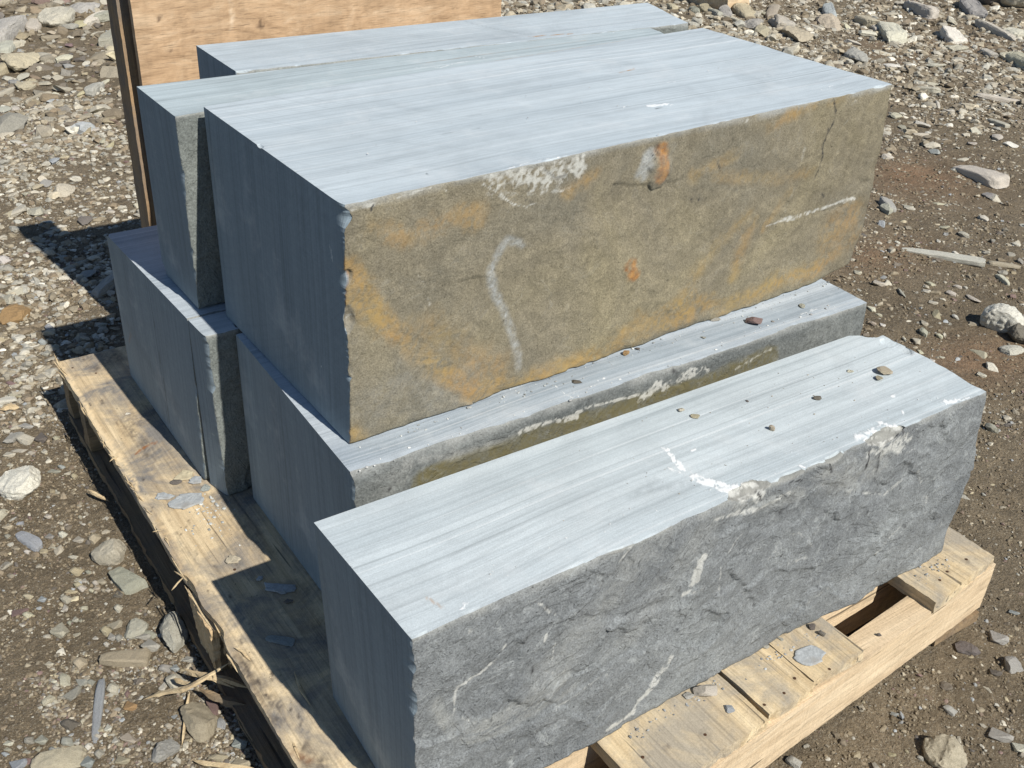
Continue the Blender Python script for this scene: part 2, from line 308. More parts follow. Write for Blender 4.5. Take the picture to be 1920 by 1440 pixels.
def block(name, top, bot, zt, zb, front, saw, seed, h=.003, rough=.006, rr=.01, lip=.006, jag=.008, chips=(), cuts=(), hy=None, paint=None, label='', lumps=0., topdip=0., frontsc=1., fac=(30, .0003, .005), nch=12, flatT=0.):
    """top/bot: xy of near-left, far-left, far-right, near-right corners"""
    def c3(l, z): return [[*p, z] for p in l]
    t = c3(top, zt); b = c3(bot, zb)
    P8 = [[[b[0], t[0]], [b[1], t[1]]], [[b[3], t[3]], [b[2], t[2]]]]
    V, F, uvw, fid, (L, W, H) = lattice(P8, (h, hy or h*1.3, h)); u, v, w_ = uvw.T
    nf = np.cross(np.array(t[3])-t[0], np.array(t[0])-b[0]); nf /= np.linalg.norm(nf)
    if nf[1] > 0: nf = -nf
    a = (1-v)**3; Q = V.copy()
    big = fbm(Q*np.array([1, .3, 1]), 3.2*frontsc, 3, seed); med = fbm(Q, 14*frontsc, 4, seed+20); fine = fbm(Q, 90, 3, seed+40)
    
    d = rough*(.9*big+.6*med+.16*fine)-lumps*.8*np.maximum(0, 1-np.abs(fbm(Q, 5, 4, seed+77)*2.2)*2.2)*sm(fbm(Q, 3, 2, seed+79), -.2, .4)+lumps*.6*np.floor(fbm(Q*np.array([1, 0, .8]), 4, 5, seed+78)*4)*.28
    d = d*(1-flatT*sm(w_, .75, .97))+np.where(v < .3, facets(Q, L, H, min(b[0][0], t[0][0]), zb, *fac, seed+500), 0)*(1-.75*flatT*sm(w_, .9, 1.))
    V += nf*(a*d)[:, None]
    tt = (1-w_)*H; lp = lip*np.clip(.35+1.5*fbm(Q*np.array([1, 0, 0]), 9, 4, seed+5), .05, 2.2)
    rec = lp*np.clip(1-tt/(.012+lp), 0, 1)**1.5; lb = lip*.8*np.clip(.3+1.5*fbm(Q*np.array([1, 0, 0]), 12, 4, seed+6), 0, 2.)
    rec = rec+lb*np.clip(1-w_*H/.014, 0, 1)**1.5
    V -= nf*(a*rec)[:, None]
    jg = jag*np.clip(fbm(Q*np.array([0, 0, 1]), 24, 4, seed+8)*2.2-.1, 0, 1.6)+jag*.07*(noise(Q*np.array([0, 0, 1]), 210, seed+3)+1)
    dd = np.minimum(v*W, 9)+np.minimum(u*L, 9); V[:, 0] += jg*np.exp(-dd/.008)
    V[:, 0] += (u**8)*(rr*(fbm(Q, 5, 4, seed+11)*1.2+.25*fbm(Q, 40, 3, seed+12)))
    V[:, 2] -= np.where((w_ == 1) & (v < .5), min(jag, .005)*.22*np.clip(noise(Q*np.array([1, 0, 0]), 70, seed+15)+noise(Q*np.array([1, 0, 0]), 22, seed+16), 0, 2)*np.exp(-v*W/.004), 0)
    chipm = np.zeros(len(V))
    r_ = np.random.RandomState(seed+900); chips = list(chips); mk = len(chips)
    for i in range(nch):                        # small nicks along the sawn edges
        e = r_.rand(); tq = r_.rand(); rr_ = r_.uniform(.0025, .008)*(1 if r_.rand() < .8 else 1.7)
        if e < .55: p_ = np.array(t[0])*(1-tq)+np.array(t[3])*tq
        elif e < .75: p_ = np.array(b[0])*(1-tq)+np.array(b[3])*tq
        elif e < .92: p_ = np.array(t[0])*(1-tq)+np.array(t[1])*tq
        else: p_ = np.array(t[0])*(1-tq)+np.array(b[0])*tq
        if e < .55: of, ra = (0, -.55, .45), (r_.uniform(1, 3.2), 1, 1)
        elif e < .75: of, ra = (0, -.55, -.45), (r_.uniform(1, 3.2), 1, 1)
        elif e < .92: of, ra = (-.55, 0, .55), (.8, r_.uniform(.9, 2), .8)
        else: of, ra = (-.5, -.5, 0), (.9, .9, r_.uniform(1, 2.2))
        if e >= .75: rr_ = min(rr_, .005)
        chips.append((p_+rr_*np.array(of), rr_*np.array(ra), r_.uniform(.2, .6) if e < .75 else .5))
    for cc, rad, kk in chips:
        cc = np.array(cc, float); rad = np.array(rad, float); W0 = V; sel = np.flatnonzero(np.all(np.abs(V-cc) < rad*1.7, axis=1))
        if not len(sel): continue
        V = W0[sel]; c_m = chipm[sel]; q = (V-cc)/rad; rn = np.linalg.norm(q, axis=1)
        lim = 1+.26*fbm(V, 55, 4, seed+60)+.16*noise(V, 18, seed+61)+.08*np.floor(noise(V*np.array([1, .4, 1.6]), 60, seed+62)*3)/3; ins = rn < lim
        V = np.where(ins[:, None], cc+q/np.maximum(rn, .05)[:, None]*rad*lim[:, None], V); W0[sel] = V; V = W0; chipm[sel] = np.where(ins, np.maximum(c_m, kk), c_m)
    for cp, cn in cuts:
        cn = np.array(cn, float); cn /= np.linalg.norm(cn); s_ = (V-np.array(cp))@cn+.004*fbm(V, 22, 3, seed+70); V = V-np.maximum(s_, 0)[:, None]*cn
    near = v == 0; topm = w_ == 1
    p = Paint(V, near, (t[0], nf), (0, 2), seed); p.m1[:, 3] = chipm
    lipm = np.where(near, np.clip(1-tt/(.010+lp*1.2), 0, 1), 0); p.m2[:, 1] = np.clip(lipm*1.2*(.6+.8*fbm(Q, 30, 3, seed+9)), 0, .8)
    p.near, p.top, p.left = near & (w_ < 1), topm & (v > 0), (u == 0)
    p.pn = (t[0], nf); p.pt = ((0, 0, zt), (0, 0, 1))
    if paint: paint(p)
    p.on(p.left, ((t[0][0], 0, 0), (1, 0, 0)), (1, 2)); rs_ = random.Random(seed)
    for i in range(9):
        y_ = rs_.uniform(t[0][1], t[1][1]); z_ = rs_.uniform(zb, zt); l_ = rs_.uniform(.004, .03); g_ = rs_.uniform(-2, 2); wd = rs_.uniform(.0008, .003)
        d_ = seg(V, (0, y_, z_), (0, y_+l_*math.cos(g_), z_+l_*math.sin(g_)), (1, 2))+.002*p.w1; p.m1[:, 1] = np.where(p.left, np.maximum(p.m1[:, 1], rs_.uniform(.2, .55)*(1-sm(d_, wd*.3, wd*1.6))), p.m1[:, 1])
    O = np.array([b[0][0], b[0][1], zb])
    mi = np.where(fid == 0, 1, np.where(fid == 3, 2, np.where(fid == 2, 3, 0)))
    # a face whose corners are chipped away shows broken stone
    cf = chipm[F].mean(1) > .45; mi = np.where(cf & (fid != 0), 2, mi)
    me = mesh(name, V-O, F, mi, (fid == 0) | (fid == 3) | cf, {'m1': p.m1, 'm2': p.m2})
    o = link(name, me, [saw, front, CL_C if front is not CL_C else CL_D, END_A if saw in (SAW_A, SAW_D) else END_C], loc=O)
    return tag(o, label, 'stone block')

S = .36; ZC = .3534; ZA = .356; ZD = .719; ZT = .738
def pB(p):
    p.on(p.near, p.pn, (0, 2))
    L = lambda *q, **k: p.line(*q, **k)
    L(1, [(815, 1318), (832, 1350), (862, 1366), (905, 1360), (955, 1340), (1000, 1308), (1060, 1262)], 26, .55, .7, .4, m=2)
    for k in range(5):
        L(1, [(815+k*2, 1322+k*9), (832+k*2, 1346+k*9), (862, 1360+k*9), (905, 1354+k*8), (955, 1334+k*7), (1000, 1302+k*7), (1060, 1255+k*6)], 3.2, .75, .6, .5, m=2)
    L(1, [(840, 1375), (880, 1392), (930, 1380), (1000, 1340), (1080, 1290)], 14, .4, .8, .4, m=2)
    L(1, [(1240, 1010), (1180, 1060), (1140, 1130), (1080, 1200), (1020, 1280)], 70, .38, .9, .5, m=2)
    L(1, [(1350, 960), (1250, 1100), (1180, 1200)], 60, .3, .9, .6, m=2)
    L(1, [(1650, 870), (1600, 900), (1560, 890)], 60, .6, .7, .5, m=2)
    L(1, [(1500, 930), (1440, 945), (1380, 950)], 30, .6, .7, .5, m=2)
    for q, ww, s_ in (([(946, 1208), (935, 1228), (900, 1262), (858, 1288), (853, 1310), (857, 1345), (880, 1355)], 5, .7), ([(1188, 1015), (1176, 1036), (1163, 1052)], 6, .8), ([(1258, 1232), (1236, 1270), (1222, 1295)], 12, .85),
                      ([(1222, 1295), (1200, 1318), (1188, 1340), (1160, 1358), (1140, 1368)], 9, .85), ([(1315, 1050), (1308, 1070), (1302, 1094)], 14, .95), ([(1283, 1117), (1318, 1104)], 9, .9),
                      ([(1470, 1005), (1500, 1000), (1530, 1030)], 5, .35), ([(1010, 1130), (1035, 1150)], 5, .5), ([(1020, 1185), (1018, 1200)], 5, .6), ([(1040, 1200), (1035, 1270)], 3, .5), ([(1390, 1000), (1350, 1060), (1352, 1120)], 4, .45), ([(1480, 1060), (1520, 1045)], 8, .4),
                      ([(1720, 880), (1735, 940)], 8, .35), ([(1590, 920), (1660, 930), (1690, 900)], 7, .5), ([(1340, 975), (1420, 955), (1480, 925)], 8, .55), ([(1150, 1255), (1080, 1310), (1040, 1330)], 5, .4), ([(1560, 1100), (1500, 1150)], 8, .3), ([(1640, 1040), (1690, 990)], 6, .3)):
        L(1, q, ww*1.25, min(1., s_*1.25), .8, .7)
    L(1, [(1770, 760), (1735, 778)], 12, .8, .8, .8); L(1, [(868, 1150), (900, 1160), (880, 1180)], 14, .5, .8, .8)
    L(1, [(1630, 800), (1640, 840), (1700, 830)], 34, .85, .9, 1.2); L(1, [(1385, 925), (1425, 930), (1400, 910)], 22, .95, .8, 1.)
    for q in ([(1625, 818), (1640, 812), (1660, 806)], [(1640, 824), (1632, 850), (1625, 880)], [(1652, 850), (1648, 880)], [(1562, 862), (1590, 846)], [(1555, 870), (1560, 885)], [(1680, 800), (1695, 812)], [(1425, 925), (1428, 940)], [(1000, 1250), (1000, 1262)], [(1175, 1155), (1182, 1145)], [(1060, 1100), (1070, 1110)], [(1480, 905), (1505, 900)], [(1655, 808), (1668, 818)], [(1610, 838), (1640, 826)]):
        L(2, q, 3.5, .95, .4, .6)
    rng = random.Random(3)
    for i in range(70):
        x = rng.uniform(800, 1790); y0 = 1210-(x-768)*.425; y = y0+rng.uniform(10, 240); L(2, [(x, y), (x+rng.uniform(-5, 6), y+rng.uniform(-7, 5))], rng.uniform(2, 4), rng.uniform(.4, .9), .5, .5)
    for i in range(34):
        x = rng.uniform(790, 1790); y0 = 1210-(x-768)*.425; y = y0+rng.uniform(10, 260); L(1, [(x, y), (x+rng.uniform(-10, 16), y+rng.uniform(-16, 8)), (x+rng.uniform(-4, 26), y+rng.uniform(-22, 2))], rng.uniform(3, 8), rng.uniform(.15, .4), .8, 1.1)
    p.on(p.top, p.pt, (0, 1))
    L(1, [(1247, 840), (1262, 858), (1275, 875), (1300, 890), (1340, 905), (1375, 912), (1415, 905)], 11, .9, .6, 1.)
    L(1, [(1255, 878), (1290, 892)], 8, .7); L(1, [(1300, 893), (1350, 918), (1410, 925)], 14, .8, .6, 1.2); L(1, [(1622, 820), (1650, 795), (1680, 798)], 26, .9, .7, 1.)
    L(1, [(1772, 755), (1800, 748), (1822, 745)], 10, .85, .7, 1.2); L(1, [(1674, 743), (1677, 741)], 8, .95); L(1, [(1602, 714), (1640, 738), (1660, 750)], 5, .35)
    L(1, [(1297, 846), (1304, 842)], 6, .8); L(1, [(1500, 873), (1508, 876)], 6, .8); L(1, [(1692, 770), (1694, 776)], 5, .8); L(1, [(868, 1138), (874, 1132)], 14, .95)
    L(0, [(800, 1120), (830, 1140)], 5, .35); L(2, [(1290, 905), (1180, 930), (1230, 900)], 16, .22, .9)
def pA(p):
    L = lambda *q, **k: p.line(*q, **k)
    p.on(p.near, p.pn, (0, 2))
    L(0, [(662, 560), (700, 590), (760, 640), (820, 690), (880, 728), (940, 745)], 46, .75, .9, .7)
    L(0, [(880, 735), (970, 722), (1050, 690), (1130, 655), (1200, 610), (1290, 585)], 44, .85, .9, .6)
    L(0, [(1180, 610), (1290, 560), (1360, 575), (1450, 530), (1540, 500), (1600, 450)], 34, .7, .9, .8)
    L(0, [(655, 500), (690, 545), (705, 590)], 36, .8, .9, .7); L(0, [(660, 810), (668, 825)], 34, .85, .9, .5)
    L(0, [(700, 430), (760, 445), (870, 400), (890, 415)], 34, .45, .9, .9); L(0, [(895, 395)], 34, .55, .9, .6)
    L(0, [(1060, 365), (1090, 345), (1115, 330)], 26, .55, .9, .6); L(0, [(1440, 240), (1470, 225), (1525, 195)], 18, .6, .9, .7)
    L(0, [(1410, 420), (1385, 470), (1370, 520)], 26, .55, .9, .7); L(0, [(1560, 440), (1600, 410)], 60, .5, .9, .7); L(0, [(1270, 560), (1330, 480), (1400, 400)], 26, .4, .9, .9)
    L(0, [(1300, 330), (1380, 290)], 22, .35, .9, .8); L(0, [(1480, 360), (1430, 430)], 16, .4, .9, .7); L(0, [(800, 620), (940, 700)], 60, .45, .95, .6); L(0, [(1590, 170), (1560, 190)], 20, .35, .9, .7)
    L(0, [(1340, 330), (1460, 335), (1520, 320)], 22, .4, .9, .7)
    L(1, [(700, 760), (760, 700), (900, 780)], 90, .18, .95, .5, m=2)
    L(1, [(978, 458), (952, 448), (936, 470), (918, 508), (924, 542), (946, 584), (962, 630), (970, 665), (972, 692)], 15, .8, .8, .5, m=2)
    L(1, [(918, 508), (924, 542), (946, 584), (962, 630), (972, 690)], 7, .3, .8, 1.1); L(1, [(952, 450), (978, 460)], 5, .45)
    L(1, [(1437, 424), (1458, 416), (1478, 411)], 5, .8); L(1, [(1470, 412), (1500, 404), (1550, 390), (1605, 370)], 8, .7, .6, .9)
    L(1, [(778, 512), (795, 530), (806, 572)], 7, .3, .8, .9); L(1, [(981, 538), (979, 556)], 4, .4); L(1, [(1090, 580), (1080, 600)], 5, .3)
    for q, s_ in (([(1533, 228), (1510, 270), (1496, 318), (1494, 345), (1478, 380), (1462, 415)], .45), ([(1565, 250), (1590, 225), (1625, 208)], .45), ([(1440, 255), (1415, 300)], .3), ([(1560, 300), (1545, 340)], .25), ([(1390, 210), (1360, 290)], .25), ([(1587, 200), (1605, 188)], .5), ([(1640, 280), (1610, 340)], .25), ([(1380, 430), (1395, 470)], .3)):
        L(1, q, 6, s_*.6, .9, 1.2)
    for q in ([(1563, 186), (1566, 208), (1562, 228), (1550, 250)], [(1552, 240), (1540, 275), (1540, 295), (1526, 335)], [(1345, 305), (1348, 316)], [(1541, 362), (1546, 372)], [(1310, 372), (1312, 380)], [(1296, 372), (1299, 380)], [(1229, 280), (1236, 295)], [(1222, 288), (1228, 300)], [(700, 385), (695, 395)]):
        L(2, q, 3, .85, .4, .6)
    L(2, [(1300, 368), (1315, 375)], 22, .2, .9); L(1, [(1196, 325), (1208, 300), (1222, 285)], 0.1, 0)
    # rusty pocket: grey half and orange half
    L(1, [(1203, 325), (1212, 308), (1218, 292)], 30, .95, .35, .3, m=2); L(2, [(1238, 282), (1243, 305), (1238, 330)], 30, 1., .35, .4, m=2); L(2, [(1232, 272)], 12, .7, .5, .5); L(1, [(1206, 315), (1213, 298)], 12, .35, .8, 1)
    L(2, [(1183, 498), (1186, 512)], 24, 1., .4, .6, m=2)
    L(1, [(928, 336), (960, 340), (1000, 332), (1050, 318), (1085, 310)], 44, .75, .9, .9); L(1, [(940, 360), (1000, 365), (1060, 345)], 26, .35, .9, 1.2); L(2, [(1020, 318), (1045, 335), (1060, 328)], 5, .5, .8, 1.2); L(2, [(985, 374), (1000, 380)], 5, .5, .8, 1.)
    L(1, [(905, 345), (935, 362), (960, 382), (985, 388), (1010, 378)], 4, .75, .5, .5); L(1, [(995, 358), (1030, 362), (1058, 356)], 5, .6, .5, .8)
    L(1, [(660, 395), (690, 385), (730, 378), (800, 352), (845, 358)], 7, .5, .9, 1.2)
    L(1, [(1600, 170), (1640, 166), (1660, 164)], 7, .5, .9, 1.2); L(1, [(1380, 230), (1400, 225)], 7, .5, .9, 1)
    L(1, [(655, 600), (664, 590)], 12, .5, .9, 1)
    p.on(p.top, p.pt, (0, 1))
    L(1, [(1160, 170), (1190, 170)], 8, .95, .5, 1.3); L(1, [(1215, 199), (1238, 197), (1257, 196)], 13, 1., .4, 1.); L(2, [(1228, 204), (1245, 200)], 2.5, .8); L(1, [(1166, 205), (1172, 198)], 4, .8); L(1, [(1245, 155), (1265, 153)], 4, .7)
    L(1, [(1236, 262), (1258, 252), (1266, 248)], 9, .9, .6, 1.2); L(0, [(1160, 136), (1175, 133), (1190, 129)], 3, .9); L(1, [(1500, 132), (1470, 140), (1410, 145)], 5, .4, .9, 1.5); L(1, [(1580, 155), (1620, 152)], 7, .5, .9, 1.5)
    L(1, [(1540, 168), (1560, 160)], 6, .5, .9, 1.5); L(1, [(1130, 160), (1150, 168)], 3, .5); L(1, [(1208, 242), (1225, 252)], 3, .6); L(1, [(690, 272), (650, 270), (655, 255)], 5, .3, .9, 1.)
    L(1, [(945, 318), (1000, 302), (1068, 291)], 5, .8, .8, .9); L(2, [(820, 253), (900, 240)], 2, .4); L(2, [(650, 323), (652, 324)], 3, .8); L(2, [(800, 326), (801, 327)], 3, .8); L(2, [(872, 219), (900, 214)], 2, .4); pA2(p)
def pA2(p): p.line(0, [(385, 198), (640, 158), (1310, 54)], 2.6, .42, .5, .5)
def pC(p):
    L = lambda *q, **k: p.line(*q, **k)
    p.on(p.near, p.pn, (0, 2))
    L(0, [(800, 900), (900, 862), (1000, 826), (1050, 812), (1180, 768), (1320, 722), (1440, 672)], 58, .9, .25, .3, m=2)
    L(1, [(735, 905), (750, 880), (790, 850), (900, 815)], 34, .35, .9, .8, m=2); L(1, [(760, 868), (860, 850), (960, 818)], 18, .55, .8, .8, m=2); L(1, [(770, 875), (760, 905)], 9, .4, .8, 1.)
    L(1, [(972, 812), (1000, 800), (1040, 788), (1080, 782)], 12, .85, .6, 1.1); L(1, [(1075, 778), (1100, 765), (1180, 745), (1200, 738)], 7, .9, .5, 1.)
    L(1, [(1205, 742), (1240, 722), (1280, 705), (1325, 692)], 20, .9, .6, 1.); L(1, [(1380, 690), (1430, 662), (1445, 655)], 9, .55, .8, 1.2)
    L(1, [(700, 930), (715, 915)], 6, .3); L(2, [(728, 920), (740, 905)], 7, .7, .6, 1.); L(2, [(1262, 695), (1270, 705)], 9, .8); L(2, [(1563, 640), (1572, 632)], 3, .6); L(2, [(1602, 590), (1606, 583)], 3, .6)
    p.on(p.top, p.pt, (0, 1))
    L(1, [(1042, 724), (1062, 740), (1082, 750)], 5, .6, .6, 1); L(1, [(1120, 716), (1124, 708)], 4, .95); L(1, [(1128, 714), (1133, 707)], 4, .95); L(1, [(1156, 711), (1164, 710)], 5, .9)
    L(1, [(1100, 762), (1200, 735), (1240, 715), (1310, 695)], 8, .8, .7, 1.); L(1, [(1500, 590), (1530, 578), (1555, 568)], 6, .45, .8, 1.3); L(2, [(900, 822), (820, 845), (980, 795)], 14, .25, .9, 1); L(1, [(1520, 606), (1538, 600)], 5, .6, .8, 1)
def pF(p):
    L = lambda *q, **k: p.line(*q, **k)
    p.on(p.top, p.pt, (0, 1)); L(0, [(990, 69), (1030, 66), (1074, 63)], 3, .9, .5, .3)
    for a, b in ((720, 740), (752, 776), (784, 796), (806, 812)): L(2, [(a, 50-(a-720)*.09), (b, 50-(b-720)*.09)], 2, .6)
    L(2, [(850, 33), (900, 48), (960, 60), (985, 64)], 4, .3, .9, .3)
def pD(p):
    L = lambda *q, **k: p.line(*q, **k)
    p.on(p.top, p.pt, (0, 1)); L(1, [(880, 103), (910, 109)], 2.5, .7); L(1, [(775, 127), (800, 125), (825, 127), (860, 117), (880, 114)], 3, .8); L(1, [(1150, 61), (1190, 58), (1215, 60)], 2.5, .6); L(1, [(1230, 61), (1260, 59)], 2, .7); L(2, [(500, 127), (800, 96), (1190, 52)], 2.2, .5, .4, .4); L(0, [(800, 118), (900, 103), (1100, 75)], 2.5, .25)
def pG(p): pass
def pE(p):
    p.on(p.left, ((.06, 1.1, 0), (1, 0, 0)), (1, 2)); L = lambda *q, **k: p.line(*q, **k)
    L(2, [(292, 600), (300, 650), (312, 720), (322, 790), (331, 820)], 2.2, .9, .3, .2)
    L(2, [(240, 600), (290, 690), (340, 770)], 22, .22, .9, .4); L(1, [(232, 560), (270, 650), (300, 720)], 14, .14, .9, .4); L(0, [(246, 640), (250, 625)], 8, .2)
yA = lambda x: .402+(x-.13)*.034
def cutA(x1, y1, x2, y2):
    a = hit(x1, y1, (0, .43, 0), (0, 1, 0)); b = hit(x2, y2, (0, .43, 0), (0, 1, 0)); d = b-a; n = np.array([-d[2], 0, d[0]])
    if n[0] < 0: n = -n
    return (a, n+np.array([0, -.25*np.linalg.norm(n), 0]))
def chip(x, y, zt, rad, k=1., dy=-.01, dz=.01, yp=None):
    p = at(x, y, zt) if yp is None else hit(x, y, (0, yp, 0), (0, 1, 0)); return (p+np.array([0, dy, dz]), rad, k)
B = block('stone_block', [(.001, .003), (-.001, .262), (1.107, .250), (1.088, -.004)], [(.002, .0), (.018, .285), (1.115, .265), (1.116, .004)], S, 0.002, CL_B, SAW_B, 5, rough=.0065, lumps=.004, jag=.006, rr=.016, lip=.004, fac=(120, .0010, .038), nch=26, flatT=.8,
    chips=[chip(1405, 918, S, (.045, .030, .020), .9), chip(1655, 812, S, (.05, .022, .028), .8), chip(1560, 850, S, (.03, .010, .02), .5), chip(1480, 885, S, (.05, .010, .016), .5), chip(1290, 955, S, (.02, .008, .010), .4), chip(1730, 785, S, (.03, .010, .016), .5), chip(880, 1140, S, (.022, .012, .012), .5),
           (np.array([1.10, .245, S+.012]), (.05, .03, .028), .0), chip(1680, 650, S, (.02, .04, .012), 0., 0, .006)],
    cuts=[((1.088, .225, S), (.55, 1, .0))], paint=pB, label='block nearest the camera, with a rough grey veined front and chipped top edge')
A = block('stone_block', [(.130, .398), (.127, .893), (1.253, .935), (1.268, .438)], [(.126, .406), (.125, .893), (1.262, .935), (1.292, .444)], ZT-.002, ZA, CL_A, SAW_A, 11, rough=.0075, lumps=.003, jag=.013, rr=.012, lip=.005, fac=(60, .0002, .010), nch=30, flatT=.5,
    chips=[chip(1003, 332, ZT, (.085, .034, .052), .8, -.016, -.002), chip(1050, 318, ZT, (.045, .026, .03), .7, -.012, -.004), chip(1222, 300, ZT, (.034, .017, .044), .15, -.006, -.008, .437), chip(1185, 506, 0, (.011, .007, .015), .1, -.003, 0, .436), chip(650, 392, ZT, (.022, .020, .022), .5, -.004, .006), chip(488, 272, ZT, (.006, .014, .008), .0, 0, .003),
           chip(652, 600, 0, (.014, .016, .026), .4, -.008, 0, .403), chip(652, 520, 0, (.009, .010, .014), .2, -.006, 0, .403), chip(655, 700, 0, (.009, .008, .02), .2, -.006, 0, .403), chip(1400, 230, ZT, (.05, .008, .012), .3), chip(1560, 185, ZT, (.05, .008, .010), .3), chip(800, 360, ZT, (.05, .008, .010), .2)],
    cuts=[cutA(1641, 400, 1600, 500), cutA(1612, 492, 1545, 528)], paint=pA, label='large upper block with an olive and rust stained rough front face')
C = block('stone_block', [(.096, .342), (.114, .822), (1.212, .80), (1.189, .333)], [(.103, .335), (.111, .818), (1.21, .80), (1.185, .335)], ZC, .002, CL_C, SAW_C, 23, rough=.006, jag=.004, rr=.01, lip=.006, hy=.006,
    chips=[chip(1020, 795, ZC, (.06, .012, .016), .6), chip(1260, 712, ZC, (.06, .014, .018), .7), chip(1430, 655, ZC, (.03, .012, .010), .5), chip(655, 900, ZC, (.008, .03, .02), .2, 0, .004)], paint=pC,
    label='lower middle block under the rust stained one, front edge crusted with white dust')
G = block('stone_block', [(.064, .842), (.062, .916), (1.15, .90), (1.15, .83)], [(.071, .850), (.059, .904), (1.15, .90), (1.15, .84)], ZC+.0006, .002, CL_D, SAW_C, 37, h=.0035, rough=.006, jag=.006, lip=.010, hy=.004,
    chips=[chip(400, 632, ZC, (.020, .014, .02), .7, -.002, .010), chip(455, 600, ZC, (.02, .02, .03), .4, -.016, .01)], label='narrow upright slab between two lower blocks, its sunlit left edge showing')
E_ = block('stone_block', [(.062, .919), (.051, 1.366), (1.15, 1.33), (1.15, .905)], [(.053, .915), (.057, 1.389), (1.15, 1.35), (1.15, .905)], ZC, .002, CL_D, SAW_C, 41, h=.005, rough=.004, jag=.004, hy=.005,
    chips=[(np.array([.047, 1.372, ZC+.006]), (.012, .02, .016), .0)], paint=pE, label='lower back block at left, with a thin crack down its shaded sawn end')
D = block('stone_block', [(.086, .914), (.086, 1.113), (1.2, 1.055), (1.191, .985)], [(.091, .940), (.091, 1.13), (1.2, 1.06), (1.19, .985)], ZD, ZC+.004, CL_D, SAW_D, 53, h=.004, rough=.006, jag=.004, lip=.003, hy=.004,
    chips=[(np.array([.083, 1.14, ZC-.006]), (.014, .03, .03), 0)], paint=pD, label='narrow upper block behind the rust stained one, with a sunlit grey strip at left')
F_ = block('stone_block', [(.272, 1.119), (.275, 1.334), (1.36, 1.245), (1.306, 1.035)], [(.272, 1.121), (.275, 1.34), (1.36, 1.25), (1.306, 1.06)], ZD+.001, ZC+.004, CL_D, SAW_A, 67, h=.005, rough=.006, jag=.004, lip=.003, hy=.005,
    chips=[(np.array([.268, 1.112, ZD+.01]), (.045, .012, .03), .6)], paint=pF, label='rearmost upper block against the plywood panel, set back from the others')

# ------------------------------------------------------------ timber
def board(name, P8, mat, seed, h=(.012, .012, .006), amp=.0012, wane=(), parent=None, paint=None, bend=0.):
    V, F, uvw, fid, (L, W, H) = lattice(P8, h); Q = V.copy()
    V = V+amp*np.stack([fbm(Q, 25, 3, seed), fbm(Q, 25, 3, seed+1), .6*fbm(Q, 18, 3, seed+2)], 1)+amp*.5*np.stack([noise(Q, 160, seed+4), noise(Q, 160, seed+5), noise(Q, 120, seed+6)*.5], 1)
    if bend: V[:, 2] += bend*fbm(Q*np.array([1, 1, 0]), 2, 2, seed+9)
    for side, amt, sc in wane:                  # uneven bark edge
        k = {'l': 1-uvw[:, 0], 'r': uvw[:, 0], 'n': 1-uvw[:, 1], 'f': uvw[:, 1]}[side]**6
        ax = 0 if side in 'lr' else 1; sg = 1 if side in 'ln' else -1
        ln = Q*(np.array([0, 1, .35]) if ax == 0 else np.array([1, 0, .35]))
        V[:, ax] += sg*k*amt*np.clip(fbm(ln, sc, 4, seed+13)*1.3+.3+.5*noise(ln, sc*9, seed+14), 0, 2.)
    p = Paint(V, np.ones(len(V), bool), ((0, 0, 0), (0, 0, 1)), (0, 1), seed); p.uvw = uvw
    if paint: paint(p)
    me = mesh(name, V, F, None, False, {'m1': p.m1}); return link(name, me, [mat], parent)
def box8(x0, x1, y0, y1, z0, z1, sy=0., sx=0.):
    """sy: how much y rises from x0 to x1, sx: how much x rises from y0 to y1"""
    f = lambda i, j, k: [(x1 if i else x0)+(sx if j else 0), (y1 if j else y0)+(sy if i else 0), z1 if k else z0]
    return [[[f(i, j, k) for k in (0, 1)] for j in (0, 1)] for i in (0, 1)]
yf = lambda x: -.106+(x-.55)*.078
pal = tag(empty('wooden_pallet', (.55, .7, GZ)), 'weathered wooden pallet with splintered deck boards carrying the stone blocks', 'pallet')
def sub(o): o.parent = pal; o.matrix_parent_inverse = pal.matrix_basis.inverted() if False else o.matrix_parent_inverse; o.location = (-.55, -.7, -GZ); return o
TB = .022
def P_left(p):
    p.on(p.uvw[:, 2] == 1, ((0, 0, 0), (0, 0, 1)), (0, 1)); L = lambda *q, **k: p.line(*q, **k)
    for q, ww, s_ in (([(160, 670), (230, 665), (180, 690)], 30, .55), ([(250, 790), (300, 775), (270, 760)], 40, .4), ([(280, 850), (240, 800)], 22, .5), ([(470, 1360), (520, 1350)], 30, .55), ([(560, 1400), (600, 1440)], 34, .6), ([(450, 1230), (480, 1290), (520, 1330)], 24, .55),
                      ([(430, 1050), (400, 1000)], 10, .25), ([(330, 1000), (370, 1060)], 8, .4), ([(400, 930), (430, 945), (500, 1040)], 26, .35), ([(445, 1062), (440, 1052)], 9, .5), ([(560, 1100), (600, 1190)], 50, .3)): L(2, q, ww, s_, .9, .8)
    L(0, [(256, 850), (272, 838), (290, 830)], 6, .8, .6, .8); L(0, [(545, 1410), (580, 1425)], 12, .4, .8)
    L(2, [(456, 1244), (470, 1262), (490, 1290), (510, 1318)], 5, 1., .3, .3); L(2, [(400, 1060), (420, 1085)], 3, .6)
    L(1, [(120, 690), (180, 790), (240, 880), (262, 930)], 6, .7, .8, 1.); L(1, [(300, 980), (420, 1130)], 5, .5, .8, 1.)
    rng = random.Random(8)
    for i in range(60):
        t = rng.random(); x = 120+t*400+rng.uniform(5, 70); y = 690+t*690; L(2, [(x, y), (x+rng.uniform(0, 5), y+rng.uniform(2, 8))], rng.uniform(2, 4), .8, .5, .6)
